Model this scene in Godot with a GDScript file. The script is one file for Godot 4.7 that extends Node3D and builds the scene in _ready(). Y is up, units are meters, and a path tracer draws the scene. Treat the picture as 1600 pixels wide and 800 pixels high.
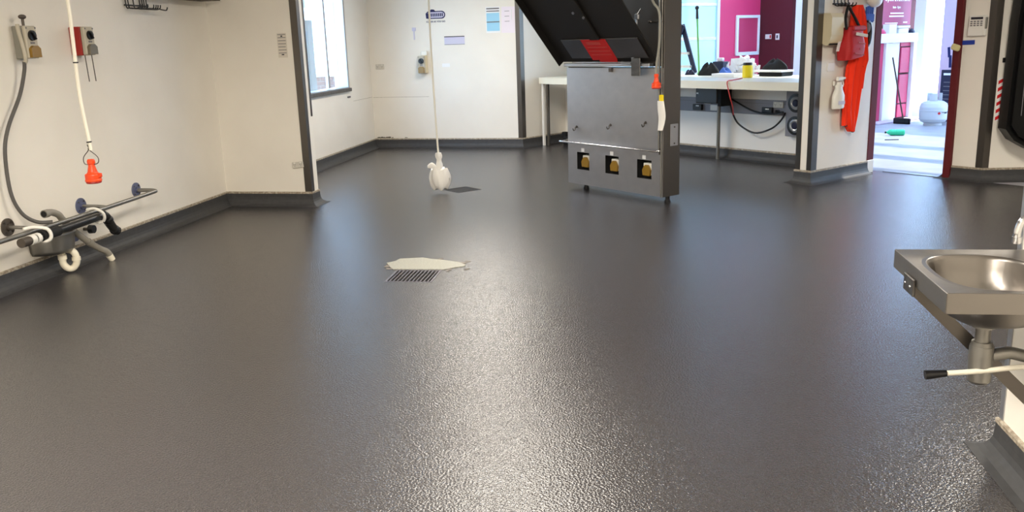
extends Node3D

const S := 0.70710678
var M := {}
var used := {}
var rng := RandomNumberGenerator.new()


# ---------------------------------------------------------------- mesh builder
class MB:
	var st := SurfaceTool.new()
	var xf := Transform3D.IDENTITY

	func _init(t := Transform3D.IDENTITY) -> void:
		st.begin(Mesh.PRIMITIVE_TRIANGLES)
		xf = t

	func tri(a: Vector3, b: Vector3, c: Vector3, na: Vector3, nb: Vector3, nc: Vector3) -> void:
		var g := (b - a).cross(c - a)
		if g.length_squared() < 1e-16:
			return
		var pts := [a, b, c]
		var nn := [na, nb, nc]
		if g.dot(na + nb + nc) > 0.0:
			pts = [a, c, b]
			nn = [na, nc, nb]
		for i in 3:
			st.set_normal((xf.basis * (nn[i] as Vector3)).normalized())
			st.add_vertex(xf * (pts[i] as Vector3))

	func quad(a: Vector3, b: Vector3, c: Vector3, d: Vector3, n: Vector3) -> void:
		tri(a, b, c, n, n, n)
		tri(a, c, d, n, n, n)

	func box(c: Vector3, size: Vector3, bevel := 0.0, basis := Basis.IDENTITY) -> MB:
		var h := size * 0.5
		var bv := minf(bevel, minf(h.x, minf(h.y, h.z)) * 0.9)
		var P := func(s: Vector3, ax: int) -> Vector3:
			var v := Vector3(s.x * (h.x - bv), s.y * (h.y - bv), s.z * (h.z - bv))
			v[ax] = s[ax] * h[ax]
			return c + basis * v
		for ax in 3:
			var u := (ax + 1) % 3
			var w := (ax + 2) % 3
			for sg in [-1.0, 1.0]:
				var q := []
				for k in [[-1.0, -1.0], [1.0, -1.0], [1.0, 1.0], [-1.0, 1.0]]:
					var s := Vector3.ZERO
					s[ax] = sg
					s[u] = k[0]
					s[w] = k[1]
					q.append(P.call(s, ax))
				var n := Vector3.ZERO
				n[ax] = sg
				quad(q[0], q[1], q[2], q[3], basis * n)
				if bv > 0.0:
					for sg2 in [-1.0, 1.0]:
						var s1 := Vector3.ZERO
						s1[ax] = sg
						s1[u] = sg2
						s1[w] = -1.0
						var s2 := s1
						s2[w] = 1.0
						var n2 := Vector3.ZERO
						n2[ax] = sg
						n2[u] = sg2
						quad(P.call(s1, ax), P.call(s2, ax), P.call(s2, u), P.call(s1, u), basis * n2.normalized())
		if bv > 0.0:
			for sx in [-1.0, 1.0]:
				for sy in [-1.0, 1.0]:
					for sz in [-1.0, 1.0]:
						var s := Vector3(sx, sy, sz)
						var n := basis * s.normalized()
						tri(P.call(s, 0), P.call(s, 1), P.call(s, 2), n, n, n)
		return self

	func cyl(p: Vector3, q: Vector3, r0: float, r1 := -1.0, seg := 16, caps := true) -> MB:
		if r1 < 0.0:
			r1 = r0
		var d := (q - p).normalized()
		var u := d.cross(Vector3.UP if absf(d.y) < 0.9 else Vector3.RIGHT).normalized()
		var w := d.cross(u)
		for i in seg:
			var a0 := TAU * i / seg
			var a1 := TAU * (i + 1) / seg
			var e0 := u * cos(a0) + w * sin(a0)
			var e1 := u * cos(a1) + w * sin(a1)
			var p0 := p + e0 * r0
			var p1 := p + e1 * r0
			var q0 := q + e0 * r1
			var q1 := q + e1 * r1
			tri(p0, p1, q1, e0, e1, e1)
			tri(p0, q1, q0, e0, e1, e0)
			if caps:
				tri(p, p0, p1, -d, -d, -d)
				tri(q, q0, q1, d, d, d)
		return self

	static func smooth(pts: Array, n := 6) -> Array:
		var out := []
		for i in pts.size() - 1:
			var a: Vector3 = pts[maxi(i - 1, 0)]
			var b: Vector3 = pts[i]
			var c: Vector3 = pts[i + 1]
			var d: Vector3 = pts[mini(i + 2, pts.size() - 1)]
			for k in n:
				out.append(b.cubic_interpolate(c, a, d, float(k) / n))
		out.append(pts[-1])
		return out

	func tube(pts: Array, r: float, seg := 8, round := true, n := 6) -> MB:
		var path := smooth(pts, n) if round else pts
		var rings := []
		var u := Vector3.ZERO
		for i in path.size():
			var d: Vector3 = ((path[mini(i + 1, path.size() - 1)] as Vector3) - (path[maxi(i - 1, 0)] as Vector3)).normalized()
			if u == Vector3.ZERO:
				u = d.cross(Vector3.UP if absf(d.y) < 0.9 else Vector3.RIGHT).normalized()
			u = (u - d * u.dot(d)).normalized()
			var w := d.cross(u)
			var ring := []
			for k in seg:
				var a := TAU * k / seg
				ring.append((path[i] as Vector3) + (u * cos(a) + w * sin(a)) * r)
			rings.append(ring)
		return loft(rings)

	func loft(rings: Array, caps := true) -> MB:
		var n: int = rings[0].size()
		var cen := []
		for ring in rings:
			var c := Vector3.ZERO
			for p in ring:
				c += p
			cen.append(c / n)
		var nor := []
		for i in rings.size():
			var row := []
			for j in n:
				var t1: Vector3 = (rings[i][(j + 1) % n] as Vector3) - (rings[i][(j + n - 1) % n] as Vector3)
				var t2: Vector3 = (rings[mini(i + 1, rings.size() - 1)][j] as Vector3) - (rings[maxi(i - 1, 0)][j] as Vector3)
				var v := t1.cross(t2).normalized()
				row.append(v)
			nor.append(row)
		var vol := 0.0
		for i in rings.size():
			for j in n:
				vol += ((rings[i][j] as Vector3) - (cen[i] as Vector3)).dot(nor[i][j])
		var flip := -1.0 if vol < 0.0 else 1.0
		for i in rings.size() - 1:
			for j in n:
				var k := (j + 1) % n
				tri(rings[i][j], rings[i][k], rings[i + 1][k], nor[i][j] * flip, nor[i][k] * flip, nor[i + 1][k] * flip)
				tri(rings[i][j], rings[i + 1][k], rings[i + 1][j], nor[i][j] * flip, nor[i + 1][k] * flip, nor[i + 1][j] * flip)
		if caps:
			var d0: Vector3 = ((cen[0] as Vector3) - (cen[1] as Vector3)).normalized()
			var d1: Vector3 = ((cen[-1] as Vector3) - (cen[-2] as Vector3)).normalized()
			for j in n:
				var k := (j + 1) % n
				tri(cen[0], rings[0][j], rings[0][k], d0, d0, d0)
				tri(cen[-1], rings[-1][j], rings[-1][k], d1, d1, d1)
		return self

	# profile: [radius, height] pairs, turned around the y axis at c
	func lathe(c: Vector3, profile: Array, seg := 24, basis := Basis.IDENTITY) -> MB:
		for i in profile.size() - 1:
			var r0: float = profile[i][0]
			var y0: float = profile[i][1]
			var r1: float = profile[i + 1][0]
			var y1: float = profile[i + 1][1]
			var t := Vector2(r1 - r0, y1 - y0)
			if t.length() < 1e-6:
				continue
			var nn := Vector2(t.y, -t.x).normalized()
			for k in seg:
				var a0 := TAU * k / seg
				var a1 := TAU * (k + 1) / seg
				var e0 := Vector3(cos(a0), 0, sin(a0))
				var e1 := Vector3(cos(a1), 0, sin(a1))
				var n0 := basis * (e0 * nn.x + Vector3.UP * nn.y)
				var n1 := basis * (e1 * nn.x + Vector3.UP * nn.y)
				var A := c + basis * (e0 * r0 + Vector3.UP * y0)
				var B := c + basis * (e1 * r0 + Vector3.UP * y0)
				var C := c + basis * (e1 * r1 + Vector3.UP * y1)
				var D := c + basis * (e0 * r1 + Vector3.UP * y1)
				tri(A, B, C, n0, n1, n1)
				tri(A, C, D, n0, n1, n0)
		return self

	# polygon in local x, y pushed from z0 to z1
	func prism(poly: Array, z0: float, z1: float) -> MB:
		var pk := PackedVector2Array(poly)
		var idx := Geometry2D.triangulate_polygon(pk)
		for i in range(0, idx.size(), 3):
			for e in [[z0, -1.0], [z1, 1.0]]:
				var n := Vector3(0, 0, signf(z1 - z0) * e[1])
				tri(Vector3(pk[idx[i]].x, pk[idx[i]].y, e[0]), Vector3(pk[idx[i + 1]].x, pk[idx[i + 1]].y, e[0]), Vector3(pk[idx[i + 2]].x, pk[idx[i + 2]].y, e[0]), n, n, n)
		var area := 0.0
		for i in pk.size():
			area += pk[i].cross(pk[(i + 1) % pk.size()])
		for i in pk.size():
			var p := pk[i]
			var q := pk[(i + 1) % pk.size()]
			var t := (q - p).normalized()
			var n := Vector3(t.y, -t.x, 0) * signf(area)
			quad(Vector3(p.x, p.y, z0), Vector3(q.x, q.y, z0), Vector3(q.x, q.y, z1), Vector3(p.x, p.y, z1), n)
		return self

	# upright slab: x from 0 to len, y from y0 to y1, z from -thick to 0, with openings [x0, x1, y0, y1]
	func slab(len: float, y0: float, y1: float, thick: float, holes := []) -> MB:
		var xs := [0.0, len]
		for h in holes:
			xs.append(h[0])
			xs.append(h[1])
		xs.sort()
		for i in xs.size() - 1:
			if xs[i + 1] - xs[i] < 1e-5:
				continue
			var mid: float = (xs[i] + xs[i + 1]) * 0.5
			var cuts := [[y0, y1]]
			for h in holes:
				if mid > h[0] and mid < h[1]:
					var nc := []
					for c in cuts:
						if h[2] > c[0]:
							nc.append([c[0], minf(c[1], h[2])])
						if h[3] < c[1]:
							nc.append([maxf(c[0], h[3]), c[1]])
					cuts = nc
			for c in cuts:
				if c[1] - c[0] > 1e-5:
					box(Vector3(mid, (c[0] + c[1]) * 0.5, -thick * 0.5), Vector3(xs[i + 1] - xs[i], c[1] - c[0], thick))
		return self

	# profile [out, up] swept along a floor polyline, out is to the room side
	func sweep(pts: Array, profile: Array) -> MB:
		var rows := []
		for i in pts.size():
			var p: Vector2 = pts[i]
			var n := Vector2.ZERO
			if i > 0:
				var d: Vector2 = (p - (pts[i - 1] as Vector2)).normalized()
				n += Vector2(-d.y, d.x)
			if i < pts.size() - 1:
				var d2: Vector2 = ((pts[i + 1] as Vector2) - p).normalized()
				n += Vector2(-d2.y, d2.x)
			n = n.normalized()
			var k := 1.0
			if i > 0 and i < pts.size() - 1:
				var d: Vector2 = (p - (pts[i - 1] as Vector2)).normalized()
				k = 1.0 / maxf(0.5, n.dot(Vector2(-d.y, d.x)))
			var row := []
			for pr in profile:
				var o: Vector2 = p + n * (pr[0] as float) * k
				row.append(Vector3(o.x, pr[1], o.y))
			rows.append(row)
		for i in rows.size() - 1:
			for j in profile.size() - 1:
				var a: Vector3 = rows[i][j]
				var b: Vector3 = rows[i + 1][j]
				var c: Vector3 = rows[i + 1][j + 1]
				var d: Vector3 = rows[i][j + 1]
				var n := (b - a).cross(d - a).normalized()
				var t := Vector2(profile[j + 1][0] - profile[j][0], profile[j + 1][1] - profile[j][1])
				var along: Vector2 = ((pts[i + 1] as Vector2) - (pts[i] as Vector2)).normalized()
				var outw := Vector3(-along.y, 0, along.x)
				var want := outw * -t.y + Vector3.UP * t.x
				if n.dot(want) < 0.0:
					n = -n
				quad(a, b, c, d, n)
		for e in [0, rows.size() - 1]:
			var poly := PackedVector2Array()
			for pr in profile:
				poly.append(Vector2(pr[0], pr[1]))
			var idx := Geometry2D.triangulate_polygon(poly)
			var f := 0 if e == 0 else rows.size() - 2
			var al: Vector2 = ((pts[f + 1] as Vector2) - (pts[f] as Vector2)).normalized() * (-1.0 if e == 0 else 1.0)
			var n := Vector3(al.x, 0, al.y)
			for i in range(0, idx.size(), 3):
				tri(rows[e][idx[i]], rows[e][idx[i + 1]], rows[e][idx[i + 2]], n, n, n)
		return self

	func ball(c: Vector3, r: Vector3, seg := 16) -> MB:
		var rings := []
		for i in range(1, 10):
			var t := PI * i / 10.0
			var ring := []
			for k in seg:
				var a := TAU * k / seg
				ring.append(c + Vector3(cos(a) * sin(t) * r.x, cos(t) * r.y, sin(a) * sin(t) * r.z))
			rings.append(ring)
		return loft(rings)

	func done() -> ArrayMesh:
		return st.commit()


# ---------------------------------------------------------------- scene helpers
func D(a: float, y: float, b: float) -> Vector3:      # the servery wall's own axes: a along the wall, b out through it
	return Vector3((a + b) * S, y, (a - b) * S)


func DX(a: float, y: float, b: float, turn := 0.0) -> Transform3D:   # x along the servery wall, z into the kitchen
	return Transform3D(Basis(Vector3.UP, deg_to_rad(-45.0 + turn)), D(a, y, b))


func WX(p: Vector2, q: Vector2, s: float, y: float, o := 0.0) -> Transform3D:   # x along a wall, z into the room
	var d := (q - p).normalized()
	var x := Vector3(d.x, 0, d.y)
	var z := Vector3(-d.y, 0, d.x)
	return Transform3D(Basis(x, Vector3.UP, z), Vector3(p.x, y, p.y) + x * s + z * o)


func numbered(n: String) -> String:
	if not used.has(n):
		used[n] = 0
		return n
	used[n] += 1
	return "%s_%03d" % [n, used[n]]


func thing(called: String, label: String, category: String, t := Transform3D.IDENTITY, group := "") -> Node3D:
	var o := Node3D.new()
	o.name = numbered(called)
	add_child(o)
	o.transform = t
	o.set_meta("label", label)
	o.set_meta("category", category)
	if group:
		o.set_meta("group", group)
	return o


func part(parent: Node3D, called: String, mb: MB, m: Material, label := "") -> MeshInstance3D:
	var o := MeshInstance3D.new()
	o.name = called
	o.mesh = mb.done()
	o.material_override = m
	o.set_surface_override_material(0, m)
	o.material_override = null
	parent.add_child(o, true)
	if label:
		o.set_meta("label", label)
	return o


func single(called: String, label: String, category: String, t: Transform3D, mb: MB, m: Material, group := "") -> MeshInstance3D:
	var o := part(self, numbered(called), mb, m)
	o.transform = t
	o.set_meta("label", label)
	o.set_meta("category", category)
	if group:
		o.set_meta("group", group)
	return o


func struct(called: String, mb: MB, m: Material, label: String, category: String, t := Transform3D.IDENTITY) -> MeshInstance3D:
	var o := part(self, numbered(called), mb, m)
	o.transform = t
	o.set_meta("kind", "structure")
	o.set_meta("label", label)
	o.set_meta("category", category)
	return o


func mat(called: String, r: float, g: float, b: float, rough := 0.6, metal := 0.0) -> StandardMaterial3D:
	var m := StandardMaterial3D.new()
	m.resource_name = called
	m.albedo_color = Color(r, g, b)
	m.roughness = rough
	m.metallic = metal
	M[called] = m
	return m


func noise_tex(size: int, freq: float, seed_: int, c0: Color, c1: Color, normal := 0.0, octaves := 3, type := FastNoiseLite.TYPE_SIMPLEX_SMOOTH) -> NoiseTexture2D:
	var n := FastNoiseLite.new()
	n.seed = seed_
	n.noise_type = type
	n.frequency = freq
	n.fractal_octaves = octaves
	var t := NoiseTexture2D.new()
	t.width = size
	t.height = size
	t.seamless = true
	t.noise = n
	if normal > 0.0:
		t.as_normal_map = true
		t.bump_strength = normal
	else:
		var gr := Gradient.new()
		gr.set_color(0, c0)
		gr.set_color(1, c1)
		t.color_ramp = gr
	return t


func tri_tex(m: StandardMaterial3D, t: Texture2D, metres: float) -> StandardMaterial3D:
	m.albedo_texture = t
	m.uv1_triplanar = true
	m.uv1_world_triplanar = true
	m.uv1_scale = Vector3.ONE / metres
	return m


func text_mesh(s: String, size: float, m: Material, depth := 0.002, font_name := "Droid Sans", weight := 700) -> MeshInstance3D:
	var f := SystemFont.new()
	f.font_names = PackedStringArray([font_name])
	f.font_weight = weight
	var t := TextMesh.new()
	t.text = s
	t.font = f
	t.font_size = 32
	t.pixel_size = size / 32.0
	t.depth = depth
	t.curve_step = 2.0
	t.horizontal_alignment = HORIZONTAL_ALIGNMENT_CENTER
	var o := MeshInstance3D.new()
	o.name = "lettering"
	o.mesh = t
	o.set_surface_override_material(0, m)
	return o


func area(at: Vector3, toward: Vector3, size: Vector2, energy: float, color: Color, called: String) -> void:
	var l := AreaLight3D.new()
	l.name = called
	l.area_size = size
	l.light_energy = energy
	l.light_color = color
	l.area_range = 40.0
	l.shadow_enabled = true
	add_child(l)
	l.look_at_from_position(at, at + toward, Vector3.UP if absf(toward.y) < 0.9 else Vector3.FORWARD)


# ---------------------------------------------------------------- the place
const L0 := Vector2(-4.174, -5.014)     # left wall
const L1 := Vector2(-4.050, -13.0)
const K0 := Vector2(-4.050, -13.0)      # back wall
const K1 := Vector2(-1.737, -12.735)
const J1 := Vector2(-1.200, -13.46)     # short return beside the bench
const R0 := Vector2(3.348, -9.261)      # wall right of the doorway
const R1 := Vector2(5.30, -9.40)
const ROOM_H := 2.75


func _ready() -> void:
	rng.seed = 11
	# camera
	var cam := Camera3D.new()
	cam.name = "camera"
	cam.fov = 32.62
	cam.near = 0.05
	cam.far = 300.0
	cam.current = true
	add_child(cam)
	var fw := Vector3(-0.147, -0.237, -0.960).normalized()
	var rt := Vector3(0.989, -0.031, -0.143)
	rt = (rt - fw * rt.dot(fw)).normalized()
	cam.transform = Transform3D(Basis(rt, rt.cross(fw), -fw), Vector3(0, 1.5, 0))
	# sky and exposure
	var sky_mat := ProceduralSkyMaterial.new()
	sky_mat.sky_top_color = Color(0.60, 0.78, 0.98)
	sky_mat.sky_horizon_color = Color(0.72, 0.88, 1.0)
	sky_mat.ground_horizon_color = Color(0.80, 0.90, 0.95)
	sky_mat.ground_bottom_color = Color(0.55, 0.55, 0.55)
	sky_mat.energy_multiplier = 12.5
	var sky := Sky.new()
	sky.sky_material = sky_mat
	var env := Environment.new()
	env.background_mode = Environment.BG_SKY
	env.sky = sky
	env.tonemap_mode = Environment.TONE_MAPPER_LINEAR
	env.tonemap_exposure = 1.0
	env.sdfgi_enabled = true
	env.ssao_enabled = true
	env.ssil_enabled = true
	var we := WorldEnvironment.new()
	we.name = "environment"
	we.environment = env
	add_child(we)
	# sun: high, falling through the roof light of the lobby
	var sun := DirectionalLight3D.new()
	sun.name = "sun"
	sun.light_energy = 6.0
	sun.light_color = Color(1.0, 0.97, 0.92)
	sun.light_angular_distance = 0.6
	sun.shadow_enabled = true
	sun.sky_mode = DirectionalLight3D.SKY_MODE_LIGHT_ONLY
	add_child(sun)
	var sd := D(-0.12, 0.0, -1.0)
	sun.look_at_from_position(Vector3(0, 5, 0), Vector3(0, 5, 0) + Vector3(sd.x, -1.43, sd.z), Vector3.UP)

	materials()
	ceiling_lights()
	shell()
	bases_and_trims()
	window_in_left_wall()
	lobby()
	left_wall_things()
	pier_and_back_wall_things()
	hanging_cords()
	drains()
	steel_cabinet()
	bench()
	bench_clutter()
	doorway_pier_things()
	doorway_things()
	hand_basin()
	lobby_things()


func materials() -> void:
	var fl := mat("floor_coating", 0.325, 0.312, 0.318, 0.22)
	tri_tex(fl, noise_tex(1024, 0.30, 3, Color(0.45, 0.45, 0.45), Color(1.0, 1.0, 1.0), 0.0, 2), 1.5)
	fl.normal_enabled = true
	fl.normal_texture = noise_tex(1024, 0.12, 5, Color.BLACK, Color.WHITE, 8.0, 3)
	fl.normal_scale = 0.15
	(fl.normal_texture as NoiseTexture2D).seamless = false
	(fl.albedo_texture as NoiseTexture2D).seamless = false
	fl.metallic_specular = 0.62
	var cove := mat("cove_coating", 0.25, 0.25, 0.255, 0.6)
	cove.metallic_specular = 0.5
	tri_tex(cove, noise_tex(512, 0.03, 8, Color(0.85, 0.85, 0.86), Color(1, 1, 1), 0.0, 3), 0.9)
	var wl := mat("cream_panel", 0.93, 0.91, 0.87, 0.48)
	tri_tex(wl, noise_tex(1024, 0.004, 12, Color(0.975, 0.97, 0.965), Color(1, 1, 1), 0.0, 4), 3.1)
	mat("white_panel", 0.93, 0.92, 0.90, 0.4)
	mat("ceiling_white", 0.92, 0.92, 0.90, 0.8)
	mat("cap_bead", 0.80, 0.77, 0.71, 0.5)
	tri_tex(M.cap_bead, noise_tex(256, 0.05, 14, Color(0.55, 0.5, 0.45), Color(1, 1, 1), 0.0, 4), 0.4)
	var st := mat("steel", 0.70, 0.70, 0.71, 0.38, 0.85)
	tri_tex(st, noise_tex(512, 0.012, 21, Color(0.94, 0.94, 0.95), Color(1, 1, 1), 0.0, 4), 0.8)
	var sd := mat("steel_dull", 0.47, 0.46, 0.45, 0.42, 1.0)
	tri_tex(sd, noise_tex(512, 0.015, 23, Color(0.75, 0.74, 0.73), Color(1, 1, 1), 0.0, 4), 0.6)
	mat("basin_steel", 0.52, 0.50, 0.48, 0.33, 0.95)
	mat("steel_trim", 0.42, 0.40, 0.38, 0.38, 1.0)
	mat("chrome", 0.82, 0.82, 0.83, 0.12, 1.0)
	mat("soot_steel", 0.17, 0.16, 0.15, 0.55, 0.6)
	mat("galvanised", 0.56, 0.55, 0.53, 0.42, 0.9)
	mat("flange_blue", 0.45, 0.47, 0.58, 0.45, 0.6)
	mat("flange_brown", 0.36, 0.33, 0.30, 0.5, 0.5)
	mat("black_plastic", 0.05, 0.05, 0.06, 0.38)
	mat("black_gloss", 0.02, 0.022, 0.024, 0.40)
	M.black_gloss.metallic_specular = 0.35
	mat("black_matt", 0.045, 0.045, 0.05, 0.8)
	mat("navy", 0.08, 0.09, 0.22, 0.6)
	mat("grey_plastic", 0.55, 0.54, 0.50, 0.5)
	mat("dark_grey_cable", 0.33, 0.32, 0.31, 0.6)
	mat("socket_beige", 0.72, 0.69, 0.62, 0.5)
	mat("white_plastic", 0.90, 0.89, 0.86, 0.4)
	mat("outlet_plate", 0.80, 0.78, 0.74, 0.4)
	mat("ivory_plastic", 0.86, 0.81, 0.68, 0.42)
	mat("amber_flap", 0.55, 0.42, 0.12, 0.3)
	mat("smoke_flap", 0.42, 0.39, 0.31, 0.3)
	mat("red_enamel", 0.62, 0.10, 0.06, 0.4)
	mat("orange_plastic", 0.93, 0.28, 0.07, 0.42)
	var oc := mat("orange_cloth", 1.0, 0.20, 0.03, 0.85)
	oc.rim_enabled = true
	oc.rim = 0.3
	mat("red_bag", 0.70, 0.06, 0.08, 0.6)
	mat("white_cloth", 0.93, 0.92, 0.90, 0.9)
	mat("cord_white", 0.92, 0.90, 0.84, 0.6)
	mat("pvc_white", 0.88, 0.85, 0.77, 0.4)
	mat("grey_pipe", 0.52, 0.50, 0.46, 0.45)
	mat("paper", 0.93, 0.93, 0.93, 0.8)
	mat("paper_aged", 0.84, 0.81, 0.76, 0.8)
	mat("paper_pink", 0.93, 0.89, 0.92, 0.8)
	mat("print_grey", 0.45, 0.44, 0.45, 0.8)
	mat("print_dark", 0.15, 0.14, 0.18, 0.8)
	mat("print_navy", 0.13, 0.12, 0.33, 0.7)
	mat("print_lilac", 0.80, 0.79, 0.87, 0.7)
	mat("print_blue", 0.62, 0.82, 0.92, 0.7)
	mat("print_pale_red", 0.72, 0.25, 0.22, 0.6)
	mat("sticker_red", 0.74, 0.04, 0.03, 0.5)
	mat("maroon", 0.36, 0.03, 0.07, 0.75)
	mat("maroon_wall", 0.34, 0.04, 0.10, 0.7)
	mat("maroon_board", 0.60, 0.13, 0.32, 0.5)
	mat("pink_wall", 0.88, 0.22, 0.42, 0.6)
	mat("pink_panel", 0.80, 0.24, 0.40, 0.5)
	mat("white_paint", 0.94, 0.94, 0.95, 0.5)
	mat("mauve_paint", 0.80, 0.72, 0.80, 0.7)
	var con := mat("lobby_concrete", 0.66, 0.66, 0.69, 0.5)
	tri_tex(con, noise_tex(512, 0.008, 31, Color(0.88, 0.88, 0.89), Color(1, 1, 1), 0.0, 4), 2.3)
	mat("outdoor_paving", 0.72, 0.71, 0.69, 0.9)
	mat("brick_brown", 0.42, 0.30, 0.26, 0.85)
	mat("brick_mortar", 0.62, 0.58, 0.54, 0.9)
	mat("bench_top", 0.92, 0.90, 0.83, 0.35)
	mat("trunking", 0.52, 0.52, 0.55, 0.5)
	mat("yellow_plastic", 0.97, 0.86, 0.06, 0.35)
	mat("green_pole", 0.50, 0.78, 0.42, 0.5)
	mat("green_bottle", 0.20, 0.80, 0.58, 0.25)
	mat("blue_cloth", 0.25, 0.40, 0.72, 0.8)
	mat("tape_blue", 0.10, 0.22, 0.62, 0.5)
	mat("tape_cream", 0.84, 0.80, 0.58, 0.6)
	mat("red_cable", 0.80, 0.25, 0.25, 0.5)
	mat("gas_grey", 0.80, 0.81, 0.83, 0.4)
	mat("hazard_red", 0.80, 0.06, 0.09, 0.5)
	mat("lever_white", 0.86, 0.84, 0.78, 0.4)
	mat("wood_dark", 0.26, 0.19, 0.14, 0.6)
	mat("mortar", 0.78, 0.78, 0.74, 0.5)
	tri_tex(M.mortar, noise_tex(512, 0.05, 41, Color(0.55, 0.54, 0.50), Color(1, 1, 1), 0.0, 4), 0.25)
	mat("mould", 0.34, 0.32, 0.24, 0.9)
	mat("scrape", 0.50, 0.47, 0.44, 0.6)
	mat("sump_iron", 0.33, 0.32, 0.31, 0.8)
	mat("grate_grey", 0.44, 0.43, 0.46, 0.45, 0.5)
	mat("grate_black", 0.12, 0.12, 0.12, 0.6)
	var gl := mat("pane_glass", 0.86, 0.95, 0.98, 0.03)
	gl.transparency = BaseMaterial3D.TRANSPARENCY_ALPHA
	gl.albedo_color.a = 0.08
	var rs := mat("roof_sheet", 0.85, 0.88, 0.90, 0.05)
	rs.transparency = BaseMaterial3D.TRANSPARENCY_ALPHA
	rs.albedo_color.a = 0.5
	var tg := mat("tinted_glass", 0.72, 0.93, 0.99, 0.05)
	tg.transparency = BaseMaterial3D.TRANSPARENCY_ALPHA
	tg.albedo_color.a = 0.92
	var lm := mat("tube_glow", 1, 1, 1, 0.5)
	lm.emission_enabled = true
	lm.emission = Color(1.0, 0.965, 0.91)
	lm.emission_energy_multiplier = 3.0
	mat("alu", 0.70, 0.71, 0.73, 0.35, 0.85)


# ---------------------------------------------------------------- lights of the room
func ceiling_lights() -> void:
	var spots := [[Vector3(-1.6, 0, 0.7), 22.0], [Vector3(-1.3, 0, -1.9), 19.0], [Vector3(-0.9, 0, -5.8), 7.5], [Vector3(-1.9, 0, -10.2), 9.5], [Vector3(2.9, 0, -5.6), 14.0]]
	var where := ["against the front wall", "above the near floor", "above the barred floor drain", "in front of the back wall", "in the bay beside the doorway"]
	for i in spots.size():
		var p: Vector3 = spots[i][0]
		var t := thing("ceiling_light", "white flat ceiling light panel " + where[i], "light", Transform3D(Basis.IDENTITY, Vector3(p.x, ROOM_H, p.z)), "ceiling light panels")
		part(t, "housing", MB.new().box(Vector3(0, -0.03, 0), Vector3(0.66, 0.06, 1.56), 0.01), M.white_plastic)
		part(t, "diffuser", MB.new().box(Vector3(0, -0.075, 0), Vector3(0.60, 0.03, 1.50), 0.01), M.tube_glow)
		area(Vector3(p.x, ROOM_H - 0.10, p.z), Vector3.DOWN, Vector2(0.60, 1.50), spots[i][1], Color(1.0, 0.965, 0.91), "ceiling_light_%d" % i)


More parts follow.
